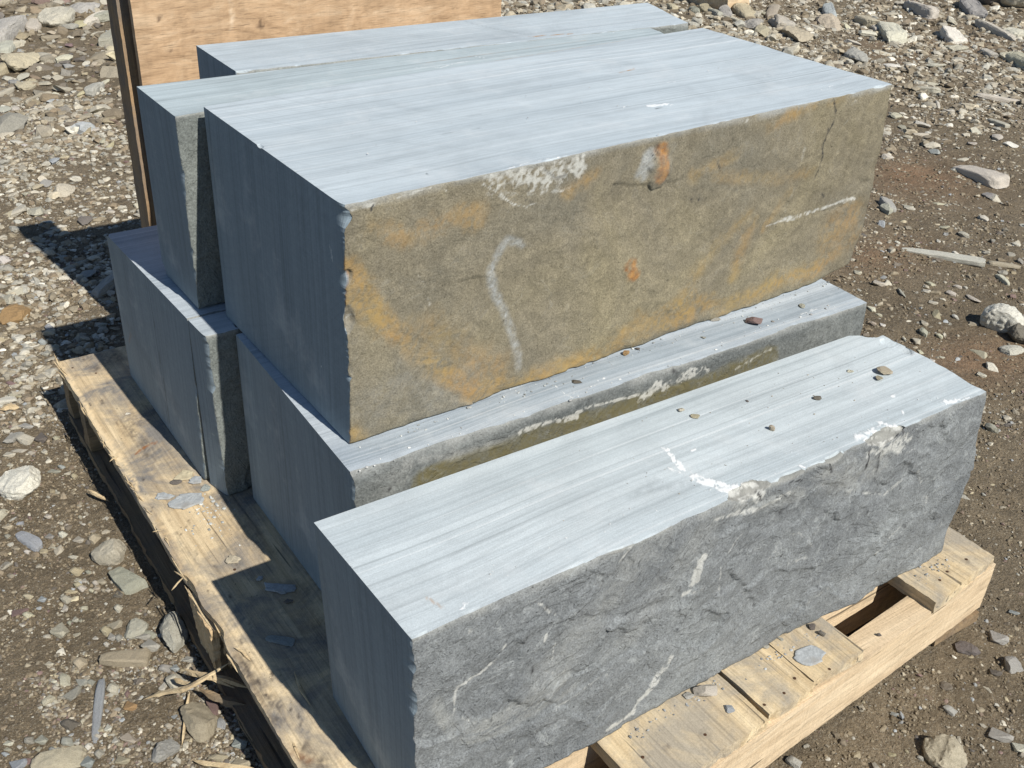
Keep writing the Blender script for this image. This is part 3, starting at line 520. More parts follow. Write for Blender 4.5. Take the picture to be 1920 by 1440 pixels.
def P_nails(q):
    def f(p):
        p.on(p.uvw[:, 2] == 1, ((0, 0, 0), (0, 0, 1)), (0, 1))
        for x, y, r in q: p.line(2, [(x, y)], r, .6, .9, .5)
    return f
bl = []
bl.append(board('deck_board', [[[(-.083, -.16, -TB), (-.086, -.16, 0)], [(-.068, 1.535, -TB), (-.068, 1.535, 0)]], [[(.165, -.14, -TB), (.165, -.14, 0)], [(.17, 1.535, -TB), (.17, 1.535, 0)]]], W_DECKL, 5, (.005, .005, .004), .0012, (('l', .010, 5),), paint=P_left))
bl.append(board('deck_board', [[[(.306, yf(.306)+.003, -TB), (.306, yf(.306), 0)], [(.30, 1.53, -TB), (.30, 1.53, 0)]], [[(.553, yf(.553), -TB), (.553, yf(.553), 0)], [(.545, 1.53, -TB), (.545, 1.53, 0)]]], W_DECK, 15, (.006, .008, .004), .0012, (('n', .004, 20),), paint=P_nails([(1322, 1378, 16), (1250, 1400, 10)])))
bl.append(board('deck_board', [[[(.561, yf(.561)+.004, -TB), (.561, yf(.561), .001)], [(.556, 1.53, -TB), (.556, 1.53, 0)]], [[(.6685, yf(.668)+.002, -TB), (.6685, yf(.668), 0)], [(.662, 1.53, -TB), (.662, 1.53, 0)]]], W_DECK, 25, (.006, .008, .004), .0012, (('n', .004, 20),), paint=P_nails([(1433, 1320, 12), (1489, 1272, 10)])))
bl.append(board('deck_board', [[[(.6705, yf(.67)+.010, -TB), (.6705, yf(.67)+.008, .001)], [(.666, 1.53, -TB), (.666, 1.53, 0)]], [[(.793, yf(.79), -TB), (.793, yf(.79), 0)], [(.79, 1.53, -TB), (.79, 1.53, 0)]]], W_DECK, 35, (.006, .008, .004), .0012, (('n', .003, 20),), paint=P_nails([(1536, 1175, 8), (1560, 1215, 6)])))
bl.append(board('deck_board', [[[(.990, yf(.99)-.004, -TB-.004), (.990, yf(.99)-.004, .0)], [(.985, 1.53, -TB), (.985, 1.53, 0)]], [[(1.190, yf(1.19)+.001, -TB), (1.190, yf(1.19), 0)], [(1.196, 1.53, -TB), (1.196, 1.53, 0)]]], W_DECK, 45, (.006, .008, .004), .0014, (('n', .003, 20), ('r', .005, 8), ('l', .004, 9)), paint=P_nails([(1776, 1072, 12), (1812, 1050, 8), (1760, 1088, 9)])))
st = []
st.append(board('stringer', [[[(-.07, yf(-.07)+.003, -.128), (-.07, yf(-.07), -TB-.001)], [(-.07, yf(-.07)+.045, -.128), (-.07, yf(-.07)+.046, -TB-.001)]], [[(1.197, yf(1.197)+.002, -.128), (1.201, yf(1.2)-.001, -TB-.001)], [(1.197, yf(1.2)+.048, -.128), (1.201, yf(1.2)+.05, -TB-.001)]]], W_STR, 55, (.006, .005, .005), .0006, (('n', .0012, 12),)))
def P_str(p):
    pass
st.append(board('stringer', box8(-.066, 1.2, .60, .645, -.128, -TB-.001, .05), W_DARKX, 65, (.02, .008, .008), .002))
st.append(board('stringer', box8(-.068, 1.2, 1.33, 1.375, -.128, -TB-.001, .02), W_DARKX, 75, (.02, .008, .008), .002))
st.append(board('stringer', box8(-.064, 1.2, 1.485, 1.53, -.128, -TB-.001), W_DARKX, 76, (.02, .008, .008), .002))
st.append(board('stringer', box8(.2, 1.18, .012, .05, -.128, -TB-.001, .03), W_STR, 85, (.02, .008, .008), .002))
bb = [board('bottom_board', [[[(-.092, -.15, -.152), (-.094, -.15, -.130)], [(-.068, 1.53, -.152), (-.068, 1.53, -.130)]], [[(.02, -.15, -.152), (.02, -.15, -.130)], [(.03, 1.53, -.152), (.03, 1.53, -.130)]]], W_DARK, 95, (.008, .01, .005), .002, (('l', .006, 6),)),
      board('bottom_board', box8(1.06, 1.188, -.060, 1.52, -.152, -.130), W_DARK, 96, (.02, .02, .006), .002), board('bottom_board', box8(.5, .6, -.09, 1.52, -.152, -.130), W_DARK, 97, (.02, .02, .006), .002)]
for o in bl+st+bb: sub(o)
tag(bl[0], 'pale stained deck board along the left side with a torn splintered edge'); tag(st[0], 'pale freshly sawn stringer along the near side')
def tubev(p0, p1, r0, r1, n=8, seg_=1):
    p0 = np.array(p0, float); p1 = np.array(p1, float); d = p1-p0; l = np.linalg.norm(d); d /= l
    a = np.cross(d, (0, 0, 1.)); a = a/np.linalg.norm(a) if np.linalg.norm(a) > 1e-6 else np.array([1., 0, 0]); b = np.cross(d, a)
    V = []; 
    for k in range(seg_+1):
        t = k/seg_; r = r0+(r1-r0)*t
        for i in range(n): V.append(p0+d*l*t+(a*math.cos(2*math.pi*i/n)+b*math.sin(2*math.pi*i/n))*r)
    F = [(k*n+i, k*n+(i+1) % n, (k+1)*n+(i+1) % n, (k+1)*n+i) for k in range(seg_) for i in range(n)]
    V += [p0, p1]; m = len(V); F += [(i, m-2, m-2, (i+1) % n) for i in range(0)]
    T = [(q[0], q[1], q[2]) for q in F]+[(q[0], q[2], q[3]) for q in F]+[((i+1) % n, i, m-2) for i in range(n)]+[(seg_*n+i, seg_*n+(i+1) % n, m-1) for i in range(n)]
    return np.array(V), np.array(T)
nail0 = None
for bi, pts in ((1, [(1322, 1378), (1205, 1420)]), (2, [(1433, 1322), (1470, 1300)]), (3, [(1490, 1272), (1555, 1255)]), (4, [(1776, 1072), (1812, 1049), (1762, 1088)]), (0, [(136, 690), (440, 1068), (180, 700)])):
    for x, y in pts:
        p = at(x, y, 0)
        if nail0 is None:
            V, F = tubev((0, 0, -.006), (0, 0, .0008), .0022, .0026, 10); nail0 = mesh('nail', V, F); n_ = link('nail', nail0, [RUSTY])
        else: n_ = bpy.data.objects.new('nail', nail0); col.objects.link(n_)
        n_.parent = bl[bi]; n_.location = p

# splinters, sticks: thin split pieces of wood
def sliver(name, pts, w0, th, mat, seed, parent=None, tip=.25):
    """ribbon-like split stick following pts (world), tapering at both ends"""
    P = np.array(pts, float); n = 14; s_ = np.linspace(0, len(P)-1, n); C = np.stack([np.interp(s_, range(len(P)), P[:, k]) for k in range(3)], 1)
    d = np.gradient(C, axis=0); d /= np.linalg.norm(d, axis=1)[:, None]; side = np.cross(d, (0, 0, 1.)); side /= np.linalg.norm(side, axis=1)[:, None]; up = np.cross(side, d)
    t = np.linspace(0, 1, n); ww = w0*.32*(np.minimum(1, np.minimum(t, 1-t)/tip)**.7*.95+.05)*(1+.35*noise(C, 60, seed)); hh = th*.5*(ww/(w0*.5))*1.2
    V = []; 
    for i in range(n):
        for a, b in ((-1, -1), (1, -.7), (.8, 1), (-.6, .8)): V.append(C[i]+side[i]*ww[i]*a+up[i]*hh[i]*b+.06*w0*np.array([noise(np.array([[i*.7, a, b]]), 1, seed+3)[0]]*3)*.6)
    F = [(i*4+k, i*4+(k+1) % 4, (i+1)*4+(k+1) % 4, (i+1)*4+k) for i in range(n-1) for k in range(4)]+[(3, 2, 1, 0), ((n-1)*4, (n-1)*4+1, (n-1)*4+2, (n-1)*4+3)]
    V = np.array(V); me = mesh(name, V-(P[0] if parent is None else 0), F, None, False); o = link(name, me, [mat], parent)
    if parent is None: o.location = P[0]
    return o
def gp(x, y, dz=.0, z=GZ): p = at(x, y, z+dz); return p
# frayed slivers standing off the deck board's torn edge are its sub-parts
fr = [([(103, 672, .012), (112, 690, .004), (128, 705, .0)], .006), ([(100, 680, .006), (112, 694, .002), (124, 706, .0)], .005), ([(102, 693, -.002), (112, 700, 0), (122, 712, 0)], .004),
      ([(322, 1050, .006), (334, 1068, .003), (348, 1088, 0)], .004), ([(326, 1068, -.004), (340, 1080, 0), (352, 1090, 0)], .004), ([(320, 1098, -.012), (333, 1090, -.004), (345, 1082, 0)], .005), ([(286, 1000, .002), (296, 997, .002), (304, 996, 0)], .003),
      ([(346, 1100, .002), (362, 1125, .002), (378, 1150, 0)], .004), ([(352, 1100, -.006), (375, 1140, -.01), (398, 1175, -.006)], .006), ([(400, 1160, -.01), (420, 1190, -.02), (436, 1218, -.03)], .005),
      ([(425, 1232, .006), (434, 1242, .003), (446, 1262, 0)], .006), ([(440, 1218, .004), (455, 1225, .003), (470, 1240, 0)], .007), ([(206, 868, .002), (212, 862, .002), (220, 858, 0)], .005), ([(546, 1378, -.006), (552, 1400, 0), (562, 1425, 0)], .006)]
rs = random.Random(12)
for i in range(26):
    t = rs.random(); x = 118+t*190+rs.uniform(-3, 3); y = 715+t*300; fr.append(([(x, y, .001), (x+rs.uniform(2, 8), y+rs.uniform(0, 8), .003), (x+rs.uniform(8, 16), y+rs.uniform(6, 20), .0)], rs.uniform(.002, .004)))
for i in range(30):
    t = rs.random(); x0 = 1560+t*110; y0 = 1262-t*72
    pass
for i, (q, ww) in enumerate(fr):
    o = sliver('wood_splinter', [at(x, y, 0)+np.array([.55, .7, GZ])*0+np.array([0, 0, dz+.001]) for x, y, dz in q], ww, ww*.5, W_SPLIT, 200+i, bl[0])
# torn fibres along the top edge of the near stringer in the gap
for i in range(0):
    t = rs.random(); x = .80+t*.185 if i < 60 else .56+rs.random()*.24; p = np.array([x, yf(x)+rs.uniform(.002, .012), -TB]); a = rs.uniform(-.6, .9)
    sliver('wood_splinter', [p, p+np.array([.004*math.cos(a), .004*math.sin(a), .0012]), p+np.array([.010*math.cos(a), .008*math.sin(a), rs.uniform(.0005, .002)])] if i < 60 else [p, p+np.array([.003, -.002, -.002]), p+np.array([rs.uniform(-.004, .008), -.003, -rs.uniform(.003, .009)])], rs.uniform(.001, .002), .0008, W_STR, 300+i, st[0])
# broken end block hanging below the torn edge
ob = board('broken_block', [[[(-.075, .560, -.135), (-.080, .548, -.028)], [(-.075, .640, -.130), (-.080, .655, -.028)]], [[(-.02, .545, -.135), (-.02, .535, -.028)], [(-.02, .64, -.13), (-.02, .64, -.028)]]], m_wood('split_block_wood', 2, (.66, .50, .30), (.42, .30, .17)), 411, (.006, .006, .006), .004, (('n', .012, 18),))
sub(ob)

sticks = [([(268, 1312, .01), (300, 1300, .03), (352, 1290, .06), (368, 1281, .07), (430, 1243, .09)], .014, 'thin split stick slanting up to the broken deck board'),
          ([(366, 1262, .05), (390, 1268, .055), (420, 1272, .05), (470, 1290, .03)], .020, 'frayed pale topped splinter in the shadowed heap under the board'),
          ([(325, 1272, .03), (345, 1280, .035), (364, 1284, .04)], .014, 'short pale splinter resting on a grey stone'),
          ([(345, 1254, .04), (365, 1262, .045), (400, 1270, .05), (440, 1290, .03)], .016, 'upper splinter of the heap under the broken deck board'),
          ([(372, 1290, .03), (410, 1308, .03), (466, 1322, .02)], .018, 'lower dark splinter running under the pallet'),
          ([(385, 1300, .02), (420, 1318, .02), (465, 1328, .015)], .012, 'thin dark splinter lowest in the heap'),
          ([(356, 1296, .012), (352, 1315, .010), (346, 1360, .006), (341, 1398, .004)], .008, 'thin pale straight stick leaning behind the pointed stone'),
          ([(362, 1427, .008), (400, 1432, .012), (440, 1437, .012), (480, 1442, .008)], .013, 'pale sharp splinter at the bottom edge of the photo'),
          ([(438, 1325, .010), (455, 1365, .008), (490, 1420, .006), (505, 1445, .004)], .007, 'long thin dark stick in the shade below the pallet'),
          ([(386, 1225, .02), (392, 1240, .02), (398, 1252, .015)], .006, 'tiny sunlit splinter beside the block end'),
          ([(108, 985, .012), (125, 995, .01), (150, 1000, .006)], .0, ''), ([(164, 918, .02), (180, 926, .02), (205, 940, .01)], .010, 'short pale tipped splinter poking into the shadow beside the pallet'),
          ([(0, 768, .006), (18, 762, .010), (36, 764, .006)], .022, 'short yellow wood chip lying at the left edge'), ([(0, 742, .006), (10, 735, .01)], 0, '')]
for i, (q, ww, lb) in enumerate(sticks):
    if ww > 0:
        o = sliver('wood_splinter', [gp(x, y, dz) for x, y, dz in q], ww, ww*.6, W_SPLIT if i not in (4, 5, 8) else W_DARKX, 500+i); tag(o, lb, 'splinter', 'splinters and sticks around the pallet')
o = sliver('wood_splinter', [at(551, 1258, .004), at(565, 1295, .003), at(584, 1325, .002)], .006, .003, W_SPLIT, 540); tag(o, 'thin splinter lying on the shaded deck board near the front block', 'splinter', 'splinters and sticks around the pallet')

# plywood panel behind the stack
pp = tag(empty('plywood_panel', (.6, 1.60, GZ)), 'tall plywood panel with a framed left edge standing behind the stone blocks', 'plywood panel')
Y0 = 1.58
def onp(x, y): return hit(x, y, (0, Y0, 0), (0, 1, 0))
def P_ply(p):
    p.on(p.uvw[:, 1] == 0, ((0, Y0, 0), (0, 1, 0)), (0, 2)); L = lambda *q, **k: p.line(*q, **k)
    L(2, [(298, 34)], 8, .9, .4, .3); L(2, [(317, 96)], 8, 1., .4, .5); L(2, [(364, 59)], 4, .7)
    for dx, dy in ((0, 6), (-8, 2), (8, 0), (-5, -8), (3, -9), (9, -5), (0, -12)): L(2, [(488, 50), (488+dx, 50+dy)], 2.2, .75, .5, .3)
    L(1, [(432, 0), (436, 30), (433, 55)], 5, .35, .9, .6)
xL = onp(247, 0)[0]; xR = onp(940, 10)[0]
f8 = box8(xL-.003, xR, Y0, Y0+.018, GZ+.01, .862); f8 = np.array(f8)
sheet = board('plywood_sheet', f8, W_PLY, 601, (.006, .018, .006), .0006, paint=P_ply)
rail = board('side_frame', box8(xL+.022, xL+.07, Y0+.0185, Y0+.060, GZ+.002, .855), W_DARKX, 611, (.01, .01, .01), .0012)
rear = board('rear_plank', box8(xL-.016, xL+.09, Y0+.0605, Y0+.135, GZ+.002, .86), W_SIDE, 621, (.01, .01, .01), .0012)
batt = board('back_batten', box8(xL+.1, xR-.02, Y0+.020, Y0+.06, GZ+.02, GZ+.11), W_SIDE, 631, (.02, .02, .02), .0012)
for o in (sheet, rail, rear, batt): o.parent = pp; o.location = (-.6, -1.60, -GZ)

# ------------------------------------------------------------ ground
def axis(a, b, fine0, fine1, h, g=1.09):
    L = list(np.arange(fine0, fine1, h)); x = fine1; s_ = h
    while x < b: L.append(x); s_ *= g; x += s_
    L.append(b); x = fine0; s_ = h; K = []
    while x > a: s_ *= g; x -= s_; K.append(max(x, a))
    return np.array(sorted(set(K))+L)
def gheight(P):
    X = P[..., 0]; Y = P[..., 1]; Q = np.stack([X, Y, np.zeros_like(X)], -1)
    z = .010*fbm(Q, 1.6, 3, 901)+.004*fbm(Q, 9, 3, 902)
    dpal = np.maximum(np.maximum(-.1-X, X-1.2), np.maximum(-.16-Y, Y-1.55)); z = z*sm(dpal, .0, .25)-.003
    pile = np.exp(-((X-3.2)**2/.9+(Y-3.75)**2/.35))*.10+np.exp(-((X-.9)**2/.6+(Y-5.9)**2/.5))*.05
    return z+pile+.25*sm(np.hypot(X-1, Y-1), 9, 60)*fbm(Q, .08, 2, 903)
gx = axis(-60, 80, -.75, 4.6, .011); gy = axis(-40, 90, -.55, 4.6, .011)
X, Y = np.meshgrid(gx, gy, indexing='ij'); Z = gheight(np.stack([X, Y, X*0], -1)); Q = np.stack([X, Y, X*0], -1)
near_ = (np.hypot(X-1, Y-1) < 7); Z = Z+np.where(near_, .0028*fbm(Q, 45, 3, 905)+.003*fbm(Q, 22, 2, 906), 0)
def blob(cx, cy, rx, ry=None): return np.exp(-(((X-cx)/rx)**2+((Y-cy)/(ry or rx))**2))
c1 = at(1700, 330); c2 = at(1840, 680); c3 = at(1740, 90); c4 = at(1640, 470); c5 = at(1620, 620)
red = np.clip(.95*blob(c1[0], c1[1], .28, .22)+.8*blob(c2[0], c2[1], .22, .12)+.5*blob(c3[0], c3[1], .5, .3)+.7*blob(c4[0], c4[1], .2, .14), 0, 1)*np.clip(.75+.7*fbm(Q, 6, 3, 907), 0, 1)
c6 = at(1735, 268); dk = .6*np.clip(blob(c6[0], c6[1], .13, .1)+.5*blob(*at(1710, 278)[:2], .13, .06), 0, 1)*np.clip(.5+fbm(Q, 9, 3, 909), 0, 1)
nX, nY = X.shape; I = np.arange(nX*nY).reshape(nX, nY); Fq = np.stack([I[:-1, :-1], I[1:, :-1], I[1:, 1:], I[:-1, 1:]], -1).reshape(-1, 4)
m1 = np.zeros((nX*nY, 4)); m1[:, 0] = red.ravel(); m1[:, 2] = dk.ravel(); m1[:, 1] = (1-sm(X-.15*np.clip(Y, 0, 5)+.15*fbm(Q, 1.5, 3, 941), -1.6, -.55)*sm(Y, -1.2, -.7)).ravel()  # ground out of view darkened so less light bounces onto the block ends
gme = mesh('ground', np.stack([X, Y, Z], -1).reshape(-1, 3), Fq, None, True, {'m1': m1}); go = link('ground', gme, [DIRT], loc=(0, 0, GZ)); tag(go, kind='structure')

# ------------------------------------------------------------ stones
def ico(n):
    t = (1+5**.5)/2; V = [(-1, t, 0), (1, t, 0), (-1, -t, 0), (1, -t, 0), (0, -1, t), (0, 1, t), (0, -1, -t), (0, 1, -t), (t, 0, -1), (t, 0, 1), (-t, 0, -1), (-t, 0, 1)]
    F = [(0, 11, 5), (0, 5, 1), (0, 1, 7), (0, 7, 10), (0, 10, 11), (1, 5, 9), (5, 11, 4), (11, 10, 2), (10, 7, 6), (7, 1, 8), (3, 9, 4), (3, 4, 2), (3, 2, 6), (3, 6, 8), (3, 8, 9), (4, 9, 5), (2, 4, 11), (6, 2, 10), (8, 6, 7), (9, 8, 1)]
    V = [np.array(v)/np.linalg.norm(v) for v in V]
    for _ in range(n):
        c = {}; G2 = []
        def mid(a, b):
            k = (min(a, b), max(a, b))
            if k not in c: m = V[a]+V[b]; V.append(m/np.linalg.norm(m)); c[k] = len(V)-1
            return c[k]
        for a, b, d in F: ab, bd, da = mid(a, b), mid(b, d), mid(d, a); G2 += [(a, ab, da), (b, bd, ab), (d, da, bd), (ab, bd, da)]
        F = G2
    return np.array(V), np.array(F)
ICO = [ico(k) for k in range(5)]
def rockshape(lv, seed, cuts=11, tight=.45, nz=.05):
    """angular broken stone: a ball cut by planes, about unit radius"""
    rg = np.random.RandomState(seed); V, F = ICO[lv]; V = V*1.15; 
    for k in range(cuts):
        n = rg.normal(size=3); n /= np.linalg.norm(n); d = rg.uniform(tight, .88); s_ = V@n-d; V = V-np.maximum(s_, 0)[:, None]*n
    V = V*(1+nz*fbm(V, 2.2, 3, seed+1))[:, None]+.02*np.stack([noise(V, 6, seed+k) for k in (2, 3, 4)], 1)
    V = (V-(V.max(0)+V.min(0))/2)/((V.max(0)-V.min(0))/2); return V, F
NSH = 14
SH4 = [rockshape(4, 1000+k, 9+k % 5) for k in range(8)]; SH3 = [rockshape(3, 1100+k, 8+k % 6) for k in range(NSH)]
CR = RM[:, 0]; YAW = math.atan2(CR[1], CR[0])
TINT = dict(p=(.50, .465, .375), w=(.62, .59, .50), g=(.375, .365, .315), b=(.36, .38, .385), t=(.42, .37, .275), y=(.50, .44, .30), o=(.36, .235, .115), m=(.22, .15, .14), d=(.15, .135, .12))
TW = dict(p='pale', w='whitish', g='grey', b='blue-grey', t='tan', y='yellowish', o='rusty orange', m='maroon', d='dark brown')
ROCKS = """108 44 55 35 p;157 31 50 22 g;183 45 18 25 p;155 54 24 14 y;207 39 25 25 g;12 67 44 46 g;210 74 24 30 g;95 6 34 18 p;68 7 32 14 g;10 4 44 11 g;5 22 18 22 t;121 112 33 23 p 15;36 117 62 38 t;9 127 27 25 t;14 93 26 20 g;31 88 17 15 p;67 58 22 18 p;44 143 19 14 p;20 146 32 9 p;45 159 36 20 t;107 146 18 8 p;91 144 17 7 p;82 156 28 8 p;175 168 22 24 g;180 120 20 9 t;162 119 12 8 p;96 200 20 14 p;155 175 12 14 y;102 176 12 8 w;64 185 12 28 t;19 181 16 16 t;6 175 14 20 p;28 203 14 12 p;8 204 22 13 g;229 176 20 14 t;209 93 16 12 y;99 69 18 8 y;184 69 12 12 p;130 88 16 9 m;197 153 12 9 p;38 74 11 8 y
120 357 35 27 p;81 334 19 13 p;70 351 16 16 t;85 344 20 13 g;36 398 23 22 p;66 397 36 19 p;18 400 22 14 t;51 222 15 12 p;4 223 17 12 w;9 213 22 9 g;10 252 26 13 p;159 239 17 13 t;179 246 13 12 p;191 264 16 11 p;206 273 11 15 y;233 263 10 8 p;122 293 18 9 y;106 279 14 10 p;102 302 17 14 b;159 261 13 9 t;17 281 16 8 p;46 269 17 6 w;229 294 23 6 p;237 303 12 6 m;51 363 12 10 p;241 324 15 8 p;159 413 24 20 d;127 397 13 12 p;95 416 22 9 b;73 410 14 7 d;208 395 17 10 p;258 384 15 11 p;262 401 18 10 p;49 336 11 6 p;156 401 15 9 t;172 401 10 9 g
25 590 50 37 o;15 561 20 20 p;28 545 34 14 p;8 488 26 15 w;118 480 22 11 b;108 500 11 10 g;166 515 26 19 b;153 492 96 12 g 24;203 535 28 50 g;206 566 18 9 b;170 548 10 7 b;98 459 14 11 g;90 452 12 10 g;80 560 10 10 w;107 588 13 11 p;122 590 7 9 w;107 577 13 9 p;93 612 17 15 b;194 606 17 10 g;64 528 14 7 w;100 520 10 7 p;102 537 12 9 p;157 563 11 9 b;73 484 12 10 g
12 750 36 17 w;50 722 28 15 p 12;79 704 23 17 p;34 709 12 12 p;45 706 11 7 w;57 670 12 10 g;65 675 9 9 p;20 715 19 10 m;26 820 42 20 g 28;48 821 36 25 p;37 739 11 9 t;24 738 18 11 p;82 777 10 12 p;71 780 13 9 w;51 796 27 12 g;73 798 6 6 w;79 818 21 20 d;105 820 12 11 p;44 685 21 8 p;47 755 9 8 b;88 659 15 13 g;106 649 15 13 g;146 645 10 9 g;80 639 17 14 b
34 907 72 56 w;2 961 18 24 p;54 1011 54 20 b -32;37 978 17 10 b 25;90 965 13 12 p;117 999 16 14 w;149 1009 20 15 p;177 1008 20 23 t;203 1038 58 46 p;138 1042 20 9 p;102 1024 12 5 w;50 1031 11 9 w;31 1024 14 9 t;115 873 14 8 b;102 881 24 9 g;139 891 12 13 y;108 921 9 7 p;14 1002 12 10 g;19 869 11 9 p;36 843 30 10 p;84 844 10 12 p;58 847 13 10 p;18 849 21 13 p;126 982 9 6 p;115 978 8 8 w;157 981 8 5 w;16 983 19 14 y;150 967 8 8 p;94 1002 16 12 g
143 1069 24 20 y;236 1087 62 34 g -38;124 1122 22 17 p;80 1122 15 13 b;54 1117 21 11 y;134 1107 23 9 y;147 1095 18 14 t;159 1087 12 10 p;179 1091 12 12 p;192 1088 18 12 t;166 1071 13 9 g;146 1085 14 10 p;153 1101 16 12 p;181 1101 12 10 t;171 1105 10 8 p;203 1104 10 10 p;194 1105 10 8 t;35 1146 36 15 m 25;51 1152 18 12 p;115 1180 30 27 p;199 1181 20 22 y;214 1170 22 22 t 40;254 1178 54 36 g 25;270 1190 28 18 g;222 1139 16 18 w;142 1160 12 12 p;131 1167 10 9 g;152 1162 7 8 p;89 1192 18 11 p 25;143 1189 13 10 p 35;158 1138 16 11 p 25;123 1138 10 14 p;41 1171 12 6 w;180 1195 11 9 p;200 1207 12 12 w;210 1192 14 17 g;223 1195 14 15 g;234 1234 86 36 t;150 1243 24 22 y;94 1244 16 10 p;199 1131 8 8 w;212 1215 10 7 w;259 1148 14 6 p;223 1112 17 17 d
282 1187 34 16 g;285 1207 34 27 g;327 1187 46 76 g;356 1233 26 15 g;310 1250 28 20 g 20;330 1250 17 16 b;330 1277 40 34 p;307 1285 12 18 p;374 1345 50 74 t -58;403 1323 20 32 m -60;415 1355 15 25 b -75;325 1342 10 15 b 50;317 1360 16 14 p;243 1383 30 17 t;213 1290 28 26 w 15;450 1390 28 26 b;410 1418 36 16 y;453 1427 36 22 y;307 1407 62 30 g 30;230 1423 26 18 t
122 1275 18 26 p -60;152 1277 19 20 g 30;171 1278 17 14 g;134 1300 22 30 g 60;90 1313 19 30 p 60;102 1277 10 9 w;105 1291 11 12 p;107 1284 8 8 w;105 1317 12 8 p;184 1332 15 118 b 84;239 1300 10 15 m;245 1322 24 22 o;130 1358 30 23 d;204 1364 13 15 w;156 1352 9 12 p;190 1367 10 12 y;183 1379 12 9 p;17 1392 17 12 w;55 1387 22 18 g 30;80 1386 22 18 g;127 1390 28 24 g 30;145 1392 12 11 w;166 1399 12 14 w;172 1409 9 6 w;98 1405 11 12 b;51 1408 14 8 p;36 1399 8 8 w;15 1403 13 8 p;9 1412 14 8 b;32 1430 32 24 b 35;110 1424 106 40 t 10;166 1425 22 26 b;186 1412 17 18 g;217 1387 11 14 w;225 1395 15 12 t;73 1403 9 11 p
1728 18 28 30 p;1822 16 26 30 g;1557 47 42 24 t;1554 24 20 26 b;1587 50 20 13 p;1625 42 26 24 t;1644 54 18 17 p;1626 65 38 20 w -8;1673 64 38 34 w;1493 72 54 26 t;1465 50 28 26 p;1451 73 26 17 t;1652 99 44 12 p -8;1671 126 34 16 w -12;1606 108 38 26 g;1755 123 36 11 p;1787 68 38 24 w;1793 88 42 13 p;1598 81 34 12 p -15;1736 168 52 18 p -10;1745 156 25 6 p;1875 183 90 15 p -6;1728 232 31 14 w;1680 218 21 11 p;1692 238 11 9 p;1729 252 35 12 p -8;1703 255 20 8 p;1871 229 40 14 p -25;1831 245 27 17 w -20;1870 257 19 14 p;1895 271 30 14 w -12;1838 327 96 32 p -24;1752 283 20 12 b;1822 267 15 8 p;1665 292 21 10 p;1915 116 28 36 p;1893 105 32 14 p;1852 100 13 16 p;1871 58 18 32 p;1901 61 26 17 w;1855 363 17 13 g;1866 368 14 15 p;1665 384 20 24 g;1703 385 17 9 p;1763 379 25 7 p;1806 298 22 8 p;1785 39 17 11 p;1671 26 28 9 p;1836 203 14 8 p;1778 206 18 7 w;1759 196 6 14 w
1321 22 18 18 t;1340 32 15 17 g;1359 32 21 19 g;1339 46 23 12 p;1368 45 36 9 p -28;1395 29 32 26 t;1415 34 19 15 p;1449 24 18 32 t 70;1409 56 38 24 g;1427 70 30 18 t;1462 52 28 22 p;1260 16 17 13 t;1300 26 15 17 g;1434 31 11 10 p
1768 480 160 18 w -13;1882 497 64 12 t -10;1663 390 22 22 g;1655 418 14 26 b -50;1707 387 17 9 p;1809 437 24 13 p;1770 423 17 8 p;1792 473 14 9 w -20;1648 528 24 13 p;1745 529 21 11 p -15;1737 542 13 9 p;1785 547 21 12 p;1825 558 30 10 p -32;1797 535 17 9 p;1750 563 17 9 p;1882 523 11 20 w;1757 588 13 19 t;1792 590 11 12 w;1733 603 12 13 p;1684 452 12 7 w;1760 449 7 7 w;1691 547 8 18 g;1608 507 13 11 p;1650 586 15 9 p;1638 575 15 14 w -40;1638 603 15 11 t;1655 605 9 8 w;1907 457 17 7 w;1845 405 15 13 p
1880 602 66 54 w;1914 628 40 36 d;1899 654 42 20 w;1836 657 36 14 p -26;1860 684 24 18 w -45;1841 699 20 13 p -10;1733 620 18 18 g;1722 635 13 16 p -50;1763 626 15 11 p;1684 644 15 11 p;1727 654 14 9 p -30;1669 637 17 10 t;1697 631 8 10 w;1749 669 8 8 w;1860 798 22 22 g;1767 663 9 6 p
1816 1213 50 26 d -10;1871 1192 28 28 g;1901 1244 42 34 g -35;1866 1258 20 15 d;1783 1329 32 18 g -15;1854 1291 22 9 p -42;1771 1412 66 66 t;1875 1376 40 26 g;1701 1407 9 10 y;1672 1412 14 11 y;1727 1419 14 11 g;1901 1146 19 9 b;1696 1369 12 9 y;1677 1336 13 10 b;1490 1427 32 28 g;1912 1400 24 22 w"""
